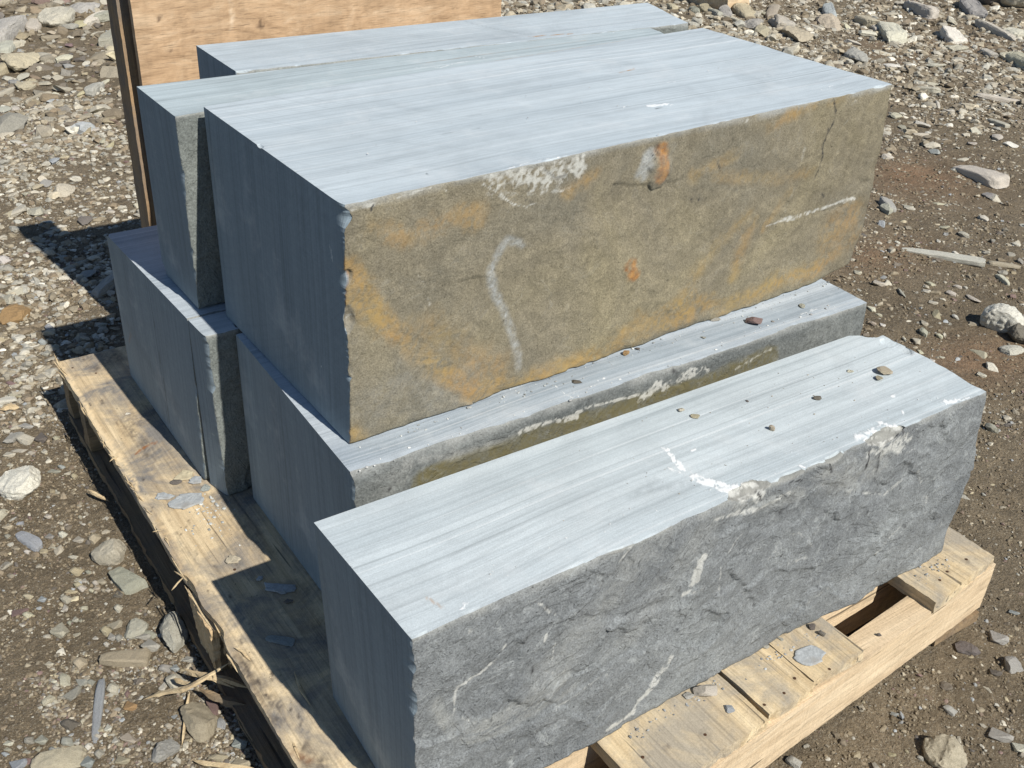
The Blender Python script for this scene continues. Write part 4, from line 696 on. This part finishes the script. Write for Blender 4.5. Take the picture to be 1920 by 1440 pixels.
SPECIAL = {(34, 907): 'large flat topped whitish boulder half buried at the left edge', (203, 1038): 'rounded pale boulder beside the shadow of the pallet', (236, 1087): 'smooth grey stone leaning towards the pallet below the pale boulder',
 (54, 1011): 'long blue-grey slate sliver lying alone on the dirt at left', (25, 590): 'rust stained grey stone with an orange underside at the left edge', (153, 492): 'long thin stone lying inside the dark shadow left of the blocks', (203, 535): 'big grey stone in shade touching the lower left block',
 (108, 44): 'largest tan stone of the cluster at the top left', (157, 31): 'flat grey slab right of the big tan stone at the top left', (12, 67): 'big grey stone cut by the left edge near the top', (36, 117): 'cracked tan stone at the left edge below the big grey one', (121, 112): 'lone pale stone with a pointed left side in the gravel left of the plywood',
 (120, 357): 'faceted pale stone alone in the middle of the left gravel', (36, 398): 'round pale cobble beside a flat slab just above the shadow', (66, 397): 'flat pale slab beside a round cobble just above the shadow', (159, 413): 'dark brown lump at the upper rim of the shadow',
 (12, 750): 'whitish flat stone at the left edge above a wood chip', (35, 1146): 'maroon flat stone embedded in the dirt at lower left', (143, 1069): 'yellow and white round stone at the top of the pebble cluster', (234, 1234): 'wide tan triangular slab beside the pallet at lower left', (254, 1178): 'grey flaky stone above the wide triangular slab',
 (327, 1187): 'tall wedge shaped grey rock propped against the pallet', (374, 1345): 'pointed tan boulder leaning on a stick at lower left', (403, 1323): 'maroon stone in the shade right of the pointed tan boulder', (184, 1332): 'long dark blue-grey stone strip running down the gravel at lower left', (110, 1424): 'broad tan slab cut by the bottom edge at lower left',
 (307, 1407): 'long grey slab lying aslant near the bottom edge', (213, 1290): 'bright angular stone left of the splinter heap', (32, 1430): 'dark blue-grey slate at the bottom left corner', (330, 1277): 'pale grey stone with a splinter resting on it', (115, 1180): 'single large pale cobble below the pebble cluster',
 (1838, 327): 'long pale slab half buried in reddish dirt right of the blocks', (1875, 183): 'long whitish ridge of stone at the upper right edge', (1768, 480): 'long narrow bone-like white stone right of the rust stained block', (1882, 497): 'thin tan tail of stone continuing the bone-like one', (1880, 602): 'large mottled white boulder at the right edge', (1914, 628): 'dark rounded stone in front of the mottled white boulder', (1899, 654): 'flat mottled white stone below the large boulder at right',
 (1836, 657): 'elongated pale stone alone on smooth brown dirt at right', (1860, 684): 'pale triangular shard on smooth dirt at right', (1673, 64): 'blocky white stone beside a rectangular one at upper right', (1626, 65): 'rectangular white stone in the rubble at upper right', (1493, 72): 'flat topped tan block of rubble touching the corner of the upper block', (1557, 47): 'tan boxy stone with a grey one standing on it', (1554, 24): 'grey stone standing on the tan boxy one', (1606, 108): 'round grey cobble just above the sawn top at right',
 (1728, 18): 'pale pointed stone standing at the top edge right of centre', (1822, 16): 'grey stone beside the dark boulder at the top right', (1816, 1213): 'flat dark brown stone right of the pallet corner', (1901, 1244): 'grey shouldered stone at the right edge below the pallet', (1771, 1412): 'large tan rock buried at the bottom right', (1871, 1192): 'upright grey stone at the right edge beside the pallet corner', (1875, 1376): 'olive grey stone near the bottom right corner', (1490, 1427): 'grey stone at the bottom edge under the near stringer', (1655, 418): 'blue-grey shard standing beside the upper block, lit on its edge', (1665, 384): 'pale wedge stone next to the right end of the upper block', (1736, 168): 'flat pale slab right of the upper corner of the rust stained block'}
def region(x, y):
    if x < 700:
        return ('in the far gravel left of the plywood' if y < 210 else 'in the gravel above the shadow at left' if y < 425 else 'by the dark shadow left of the blocks' if y < 630 else 'beside the far corner of the pallet' if y < 860 else 'on the packed dirt left of the pallet' if y < 1050 else 'in the pebble cluster at lower left' if y < 1215 else 'in the wet stones at the bottom left')
    return ('in the rubble behind the blocks' if y < 135 else 'on the reddish dirt at upper right' if y < 400 else 'in the loose stones right of the middle block' if y < 720 else 'on the fine gravel at lower right')
def size_w(m): return 'tiny' if m < .011 else 'small' if m < .022 else 'medium' if m < .045 else 'large'
seen = {}; placed = []; rq = random.Random(77); lookup = {}
meshes3 = [mesh('stone', V, F) for V, F in SH3]; meshes4 = [mesh('stone', V, F) for V, F in SH4]
for me in meshes3+meshes4: me.materials.append(STONE)
def unique_mesh(seed, wm, dm, hm):
    V, F = rockshape(4, seed+5000, 6+seed % 4, .55, .10); el = max(wm, dm) > 2.0*min(wm, dm); V = V/np.linalg.norm(V, axis=1)[:, None]**.25
    if el: V = np.sign(V)*np.abs(V)**.5; V = V*(1-.18*np.array([[0, 1, 1]])*(V[:, :1]*(1 if seed % 2 else -1)+.2)); V = (V-(V.max(0)+V.min(0))/2)/((V.max(0)-V.min(0))/2)
    sz = np.array([wm, dm, hm])/2; W_ = V*sz
    W_ = W_+.055*min(wm, dm)*np.stack([fbm(W_, 2.2/wm, 4, seed+k) for k in (1, 2, 3)], 1)+.02*min(wm, dm)*np.stack([ridge(W_, 7/wm, seed+k) for k in (4, 5, 6)], 1)
    me = mesh('stone', W_/sz, F); me.materials.append(STONE); return me
def put_stone(P, wm, dm, hm, rotz, tint, seed, bury=.25, tilt=.1, name='stone'):
    rg = random.Random(seed); big = max(wm, dm) > .05; me = (unique_mesh(seed, wm, dm, hm) if max(wm, dm)/pxm(P) > 42 else meshes4[seed % len(meshes4)] if big else meshes3[seed % NSH])
    o = bpy.data.objects.new(name, me); col.objects.link(o)
    o.scale = (wm/2, dm/2, hm/2); o.rotation_euler = (rg.uniform(-tilt, tilt), rg.uniform(-tilt, tilt), rotz)
    o.location = (P[0], P[1], P[2]+hm*(.5-bury)); c = TINT[tint]; k = rg.uniform(.85, 1.15); o.color = (c[0]*k, c[1]*k*rg.uniform(.97, 1.03), c[2]*k*rg.uniform(.92, 1.06), 1)
    return o
allr = []
for ln in ROCKS.replace('\n', ';').split(';'):
    q = ln.split(); x, y, wp, hp = map(float, q[:4]); allr.append((x, y, wp, hp, q[4], float(q[5]) if len(q) > 5 else None))
BIG3D = {(203, 1038), (236, 1087), (327, 1187), (374, 1345), (1880, 602), (1914, 628)}
for i, (x, y, wp, hp, tn, ang) in enumerate(allr):
    # centre of the stone's foot: a little below its picture centre
    k = pxm(at(x, y)); wm = wp*k; hm_ = hp*k; tall = .75 if (x, y) in BIG3D else .5
    zh = tall*min(hm_, wm*1.1); P = at(x, y, GZ+zh*.25); D_ = P-CO; se = -D_[2]/np.linalg.norm(D_)
    if ang is None or abs(ang) < 1: dep = max((hm_-.7*zh*math.sqrt(1-se*se))/se, .35*wm); rot = YAW+rq.uniform(-.25, .25)
    else:
        dx, dy = math.cos(math.radians(ang)), math.sin(math.radians(ang))
        # direction on the ground that shows at this picture angle
        e = at(x+20*dx, y-20*dy)-at(x-20*dx, y+20*dy); rot = math.atan2(e[1], e[0]); e1 = np.linalg.norm(e)/40
        lp_ = max(wp, hp) if abs(ang) > 50 else math.hypot(wp, 0); sp_ = min(wp, hp); wm = lp_*e1; dep = sp_*k*1.15; zh = .45*sp_*k
    g = float(gheight(np.array([[P[0], P[1], 0]]))[0])
    o = put_stone((P[0], P[1], GZ+g), wm, dep, zh*1.5, rot, tn, i*7+3, bury=.33, tilt=.12)
    placed.append((P[0], P[1], max(wm, dep)/2))
    lb = SPECIAL.get((int(x), int(y)))
    if lb: tag(o, lb, 'stone', 'loose stones on the ground')
    else:
        asp = 'elongated ' if max(wm, dep) > 2.2*min(wm, dep) else 'squat ' if wm < dep*.85 else ''
        lb = f"{size_w(wm)} {TW[tn]} {asp}stone {region(x, y)}"; tag(o, lb, 'stone', 'loose stones on the ground')

# stones and flakes lying on the blocks and boards: x y w h tint surface label
TOPS = [(1413, 606, 30, 18, 'm', ZC, 'dark maroon stone chip on top of the lower middle block', .7), (1082, 717, 19, 8, 'd', ZC, 'small dark flake on the middle block beside white scratches', .4), (1277, 771, 14, 9, 'p', S, 'pale pebble just left of a brown one on the front block', .7), (1303, 782, 18, 9, 't', S, 'brown pebble just right of a pale one on the front block', .5),
        (1447, 806, 14, 11, 't', S, 'tan pebble alone near the middle of the front block', .9), (1532, 748, 17, 8, 'd', S, 'dark pointed pebble on the front block towards its back', .5), (1401, 753, 6, 4, 'd', S, 'tiny dark grain on the front block behind the tan pebble', .6), (1594, 697, 12, 6, 'w', S, 'tiny white pebble left of the flaky tan stone on the front block', .6),
        (1657, 699, 28, 16, 't', S, 'flaky tan stone on the right half of the front block', .6), (1648, 711, 14, 11, 't', S, 'small chip touching the flaky tan stone', .5), (1504, 575, 12, 9, 'g', ZC, 'small grey triangular chip near the right end of the middle block', .4), (1449, 603, 6, 4, 'g', ZC, 'tiny grain right of the maroon chip', .5), (1319, 634, 10, 5, 'g', ZC, 'tiny grey flake left of the maroon chip', .5),
        (1174, 665, 13, 10, 'o', ZC, 'small rusty crumb under the bottom edge of the stained face', .8), (1195, 655, 10, 6, 'd', ZC, 'dark crumb beside the rusty one under the stained face', .6), (1340, 600, 22, 9, 'g', ZC, 'grey chip tucked under the edge of the upper block', .5),
        (350, 941, 60, 30, 'b', 0, 'large pale slate flake on the left deck board', .1), (310, 932, 34, 12, 'b', 0, 'thin slate flake just left of the large pale one', .2), (345, 893, 34, 18, 'y', 0, 'olive flake with a curled edge on the left deck board', .15), (330, 905, 22, 10, 'd', 0, 'dark curled flake beside the olive one', .3), (368, 902, 24, 14, 'b', 0, 'blue-grey flake touching the olive one', .15), (386, 916, 16, 14, 'b', 0, 'small flake at the foot of the crack between the lower blocks', .3),
        (438, 1051, 28, 14, 't', 0, 'tan flake with a dark rim on the sunlit deck board', .15), (523, 1106, 62, 18, 'b', 0, 'oval slate flake in the shade on the left deck board', .1), (541, 1129, 18, 7, 'd', 0, 'small dark flake below the oval one', .2), (525, 1202, 54, 6, 'b', 0, 'thin straight slate sliver in the shade on the deck', .5), (487, 1087, 12, 8, 'b', 0, 'tiny slate flake left of the oval one', .2),
        (1518, 1231, 62, 34, 'b', 0, 'large speckled grey flake lying on a near deck board', .12), (1321, 1300, 42, 32, 'p', 0, 'pale angular stone leaning at the foot of the front block', .55), (1368, 1331, 17, 16, 'b', 0, 'small blue-grey chip right of the pale stone on the deck', .35), (1291, 1306, 22, 14, 'g', 0, 'grey chip left of the pale stone at the foot of the block', .4), (1522, 1178, 12, 12, 'd', 0, 'upper of two dark chips at the foot of the front block', .7), (1540, 1190, 16, 11, 'd', 0, 'lower of two dark chips at the foot of the front block', .7),
        (1435, 1214, 14, 8, 'g', 0, 'small crumb against the foot of the front block', .6), (1464, 1200, 10, 7, 'g', 0, 'crumb right of another at the foot of the front block', .6), (240, 776, 9, 4, 'w', 0, 'tiny white crumb in the shade on the left deck board', .5), (1648, 1192, 8, 6, 'd', -TB, 'dark crumb on the bare stringer in the deck gap', .8)]
def flake(P, wm, dm, hm, rot, tint, seed, name='stone_flake'):
    rg = np.random.RandomState(seed); n = 22; a = np.linspace(0, 2*math.pi, n, endpoint=False); r = 1+.0*a; c = np.stack([np.cos(a), np.sin(a)], 1)
    for k in range(7):
        t = rg.uniform(0, 2*math.pi); nn = np.array([math.cos(t), math.sin(t)]); d = rg.uniform(.55, .9); s_ = c@nn-d; c = c-np.maximum(s_, 0)[:, None]*nn
    c = c*(1+.06*rg.normal(size=(n, 1))); c = (c-(c.max(0)+c.min(0))/2)/((c.max(0)-c.min(0))/2); R_ = []
    for s_, z in ((.90, 0), (1., .35), (.97, .8), (.86, 1.), (.45, 1.05)):
        R_.append(np.column_stack([c*[wm/2*s_, dm/2*s_], np.full(n, hm*z)+hm*.05*rg.normal(size=n)*(z > 0)]))
    V = np.vstack(R_+[[[0, 0, 0]], [[0, 0, hm*1.05]]]); F = []
    for k in range(4):
        for i in range(n): j = (i+1) % n; F += [(k*n+i, k*n+j, (k+1)*n+j), (k*n+i, (k+1)*n+j, (k+1)*n+i)]
    F += [((i+1) % n, i, 5*n) for i in range(n)]+[(4*n+i, 4*n+(i+1) % n, 5*n+1) for i in range(n)]
    o = link(name, mesh(name, V, np.array(F)), [STONE], loc=P, rot=(0, 0, rot)); t_ = TINT[tint]; o.color = (*t_, 1); return o
for i, (x, y, wp, hp, tn, z, lb, tall) in enumerate(TOPS):
    P = at(x, y, z); k = pxm(P); wm = wp*k; D_ = P-CO; se = -D_[2]/np.linalg.norm(D_)
    if tall < .3:
        dm = hp*k/se; o = flake((P[0], P[1], P[2]+.001), wm, dm, max(.0035, wm*.06), YAW+rq.uniform(-.2, .2), tn, 800+i)
    else:
        zh = tall*min(wm, hp*k)*.9; dm = max((hp*k-.6*zh*math.sqrt(1-se*se))/se, .4*wm); o = put_stone((P[0], P[1], P[2]), wm, dm, zh*1.25, YAW+rq.uniform(-.2, .2), tn, 5+i*3, bury=.06, tilt=.08, name='stone_chip')
    tag(o, lb, 'stone chip', 'chips lying on the stack and pallet')

# far objects along the top edge: a squared block with a board and a boulder tinted dark for its shaded face
q0 = at(1362, 26); q1 = at(1250, 22)
fb = board('timber_beam', [[[(q0[0], q0[1], GZ), (q0[0], q0[1], GZ+.34)], [(q0[0]-.02, q0[1]+1.2, GZ), (q0[0]-.02, q0[1]+1.2, GZ+.34)]], [[(q0[0]+.17, q0[1]-.01, GZ), (q0[0]+.15, q0[1]-.01, GZ+.34)], [(q0[0]+.15, q0[1]+1.2, GZ), (q0[0]+.15, q0[1]+1.2, GZ+.34)]]], W_STR, 81, (.02, .03, .02), .006)
tag(fb, 'thick squared timber beyond the rubble at the top edge, its long side in shade', 'timber beam')
pb = at(1375, 10); 
def bigrock(x, y, wp, hp, hz, tint, seed, label, rot=0., mats=None):
    P = at(x, y); k = pxm(P); V, F = rockshape(4, seed, 10, .5, .08); wm = wp*k; V = V*[wm/2, hp*k/2*1.4, hz/2]; V = V+.012*np.stack([fbm(V, 12, 3, seed+k2) for k2 in (1, 2, 3)], 1)
    o = link('boulder', mesh('boulder', V, F, None, False), [STONE], loc=(P[0], P[1], GZ+hz*.38), rot=(0, 0, YAW+rot)); o.color = (*TINT[tint], 1); tag(o, label, 'boulder'); return o
bigrock(1905, 8, 80, 60, .22, 'p', 1205, 'large tan faced boulder cut by the top right corner')
bigrock(1858, 4, 70, 60, .26, 'd', 1207, 'big boulder at the top right, tinted dark as its shaded face')  # dark tint stands in for shade on the boulder's face

# ------------------------------------------------------------ gravel (countless): one object
rg = np.random.RandomState(4)
def scatter():
    out = []
    # (count, area box, size range, level)
    V2, F2 = ICO[1]; V1, F1 = ICO[0]
    shp = {0: [], 1: []}
    for k in range(10):
        for lv in (0, 1):
            V, F = ICO[lv]; V = V*1.1
            for c in range(6):
                n = rg.normal(size=3); n /= np.linalg.norm(n); s_ = V@n-rg.uniform(.45, .85); V = V-np.maximum(s_, 0)[:, None]*n
            shp[lv].append(V*(1+.12*rg.normal(size=(len(V), 1))))
    cols = .9*np.array([TINT['p'], TINT['p'], TINT['w'], TINT['g'], TINT['g'], TINT['g'], TINT['b'], TINT['t'], TINT['t'], TINT['y'], TINT['m'], TINT['d'], TINT['d'], TINT['d'], (.24, .19, .13), (.24, .19, .13), (.28, .23, .165), (.28, .23, .165)])
    VV = []; FF = []; CC = []; off = 0
    def add(N, box, s0, s1, lv, pw=2.2, dens=None, colr=None, flat=.55):
        nonlocal off
        P = np.stack([rg.uniform(box[0], box[1], N), rg.uniform(box[2], box[3], N)], 1)
        Q = np.column_stack([P, np.zeros(N)]); keep = rg.rand(N) < (dens(P) if dens else 1)*np.clip(.7+.9*fbm(Q, 2.2, 3, 931), .2, 1)
        # keep out from under the pallet's middle, which nobody sees
        keep &= ~((P[:, 0] > .12) & (P[:, 0] < 1.0) & (P[:, 1] > .1) & (P[:, 1] < 1.4)); P = P[keep]; N = len(P)
        s_ = s0*(s1/s0)**(rg.rand(N)**pw); z = gheight(np.column_stack([P, np.zeros(N)]))
        sid = rg.randint(0, 10, N); base = np.array(shp[lv])[sid]; nv = base.shape[1]
        sc = s_[:, None]*np.stack([rg.uniform(.7, 1.35, N), rg.uniform(.6, 1.1, N), rg.uniform(.25, .65, N)*flat/.55], 1)
        a = rg.uniform(0, 2*math.pi, N); ca, sa = np.cos(a), np.sin(a); tl = rg.normal(0, .25, N); V = base*sc[:, None, :]
        V = np.stack([V[..., 0]*np.cos(tl)[:, None]-V[..., 2]*np.sin(tl)[:, None], V[..., 1], V[..., 0]*np.sin(tl)[:, None]+V[..., 2]*np.cos(tl)[:, None]], -1)
        V = np.stack([V[..., 0]*ca[:, None]-V[..., 1]*sa[:, None], V[..., 0]*sa[:, None]+V[..., 1]*ca[:, None], V[..., 2]], -1)
        V[..., 0] += P[:, :1]; V[..., 1] += P[:, 1:]; V[..., 2] += (z+sc[:, 2]*rg.uniform(-.45, .45, N))[:, None]
        Ft = ICO[lv][1]; FF.append((Ft[None]+(np.arange(N)*nv)[:, None, None]+off).reshape(-1, 3)); off += N*nv
        c = (cols if colr is None else np.array(colr))[rg.randint(0, len(cols if colr is None else colr), N)]*rg.uniform(.7, 1.2, (N, 1)); dm_ = (rg.rand(N, 1)**.9)*(.85 if colr is None else .6 if flat < .75 else .3); c = c*(1-dm_)+np.array([.18, .145, .095])*dm_; VV.append(V.reshape(-1, 3)); CC.append(np.repeat(c, nv, 0))
    r1 = np.array(c1[:2]); r2 = np.array(c2[:2]); r4 = np.array(c4[:2])
    def bare(P):
        d = 1-.92*np.exp(-(np.hypot((P[:, 0]-r1[0])/.27, (P[:, 1]-r1[1])/.22))**2)-.85*np.exp(-(np.hypot((P[:, 0]-r2[0])/.25, (P[:, 1]-r2[1])/.14))**2)-.5*np.exp(-(np.hypot((P[:, 0]-r4[0])/.25, (P[:, 1]-r4[1])/.2))**2)
        return np.clip(d, .04, 1)
    def farm(P): return np.clip(bare(P), 0, 1)
    # near left
    dc = [(.17, .135, .088), (.21, .17, .112), (.14, .115, .08), (.24, .195, .135)]; add(34000, (-.75, .1, -.2, 1.9), .0012, .0042, 0, 1.2, None, dc, .8); add(46000, (.35, 2.6, -.55, 1.6), .0013, .0048, 0, 1.3, bare, dc, .8); add(30000, (-.6, 1.8, 1.55, 3.8), .0018, .006, 0, 1.2, None, dc, .8); add(30000, (1.4, 4.4, 1.0, 4.2), .002, .0075, 0, 1.2, None, dc, .8)
    add(24000, (-.75, .1, -.2, 1.9), .0014, .0055, 0, 1.7); add(1500, (-.75, .1, -.2, 1.9), .005, .011, 1, 2.4)
    # near right
    add(26000, (.35, 2.2, -.55, .9), .0014, .0055, 0, 1.6, bare); add(1500, (.35, 2.2, -.55, .9), .005, .011, 1, 2.2, bare)
    add(15000, (1.2, 3.6, .3, 2.6), .0025, .009, 0, 1.5, bare); add(2600, (1.2, 3.6, .3, 2.6), .007, .017, 1, 2., bare)
    # middle distance left and behind
    add(34000, (-.6, 1.6, 1.55, 4.2), .003, .011, 0, 1.4); add(15000, (-.6, 1.6, 1.55, 4.2), .007, .021, 1, 1.6, None, [TINT['p'], TINT['w'], TINT['g'], TINT['t'], TINT['g'], (.3, .26, .19), (.25, .2, .14)], .6)
    add(16000, (1.4, 5.4, 1.8, 5.2), .004, .013, 0, 1.4, bare); add(22000, (1.8, 6.5, 1.8, 5.6), .008, .034, 1, 1.8, bare, [TINT['p'], TINT['w'], TINT['g'], TINT['t'], (.27, .23, .17), (.22, .18, .13)]); add(16000, (2.0, 5.0, 1.2, 4.2), .004, .011, 1, 1.4, bare, [TINT['p'], TINT['g'], TINT['t'], (.27, .23, .17), (.2, .165, .12)])
    add(9000, (.2, 3.2, 3.6, 8.), .006, .02, 0, 1.4); add(3600, (.2, 3.2, 3.6, 8.), .014, .05, 1, 2.)
    # rubble heap behind the blocks
    def heap(P): return np.exp(-((P[:, 0]-3.1)**2/.6+(P[:, 1]-3.75)**2/.25))+.9*np.exp(-((P[:, 0]-2.1)**2/.5+(P[:, 1]-4.6)**2/.5))
    add(5200, (1.4, 4.8, 2.6, 5.4), .02, .060, 1, 1.5, heap, [TINT['t'], TINT['g'], TINT['p'], TINT['t'], TINT['g']], .75)
    add(1100, (.0, 2.2, 3.6, 6.5), .02, .07, 1, 2., None, None, .6)
    add(26000, (-.6, 1.6, 1.55, 4.2), .002, .005, 0, 1.6); add(22000, (1.4, 4.4, 1.0, 4.4), .003, .007, 0, 1.6, bare)
    # heap of fine gravel tight to the pallet at lower left
    add(9000, (-.35, -.02, .2, .75), .002, .006, 0, 1.3)
    return np.vstack(VV), np.vstack(FF), np.vstack(CC)
V, F, Cc = scatter()
gv = link('gravel', mesh('gravel', V, F, None, False, {'tint': Cc}), [GRAV], loc=(0, 0, GZ)); tag(gv, 'loose grey and tan gravel covering the dirt', 'gravel', kind='stuff')
rc = np.random.RandomState(21); CV = []; CF = []; CCc = []; off = 0
def crumbs(n, a, b, spread, z, s0=.0008, s1=.0028, tint=(.42, .43, .41)):
    global off
    for k in range(n):
        t = rc.rand(); p = np.array(a)*(1-t)+np.array(b)*t+rc.normal(size=2)*spread; V, F = ICO[0]; s_ = s0*(s1/s0)**(rc.rand()**2)
        V = V*s_*rc.uniform(.6, 1.3, 3)*[1, 1, .6]*(1+.15*rc.normal(size=(12, 1))); CV.append(V+[p[0], p[1], z+s_*.4-GZ]); CF.append(F+off); off += 12
        CCc.append(np.repeat([np.array(tint)*rc.uniform(.5, 1.3)], 12, 0))
crumbs(150, (.13, .392), (1.2, .43), (.0, .008), ZC); crumbs(60, (.1, .35), (1.15, .36), (.0, .006), ZC, tint=(.55, .55, .53)); crumbs(60, (.34, -.02), (.54, -.012), (.0, .007), .0, tint=(.3, .31, .31)); crumbs(60, (.57, -.02), (.77, -.012), (.0, .007), .0, tint=(.3, .31, .31)); crumbs(40, (1.01, -.02), (1.12, -.012), (.0, .01), .0, tint=(.3, .31, .31))
crumbs(70, (.1, .05), (1.0, .03), (.0, .014), S, .0006, .0018, (.55, .56, .55)); crumbs(60, (1.0, .2), (.5, .1), (.12, .05), S, .0006, .0016, (.3, .27, .22)); crumbs(90, (.05, .84), (.0, .78), (.02, .03), 0, .001, .004)
crumbs(70, (.0, .2), (.0, 1.3), (.03, .05), 0, .0007, .002, (.3, .25, .17)); crumbs(60, (.3, .6), (1.1, .65), (.1, .09), ZT, .0005, .0014, (.45, .45, .44))

cb_ = link('stone_crumbs', mesh('stone_crumbs', np.vstack(CV), np.vstack(CF), None, False, {'tint': np.vstack(CCc)}), [GRAV], loc=(0, 0, GZ)); tag(cb_, 'fine stone crumbs and dust sprinkled on the blocks and boards', 'crumbs', kind='stuff')
print('gravel faces', len(F))
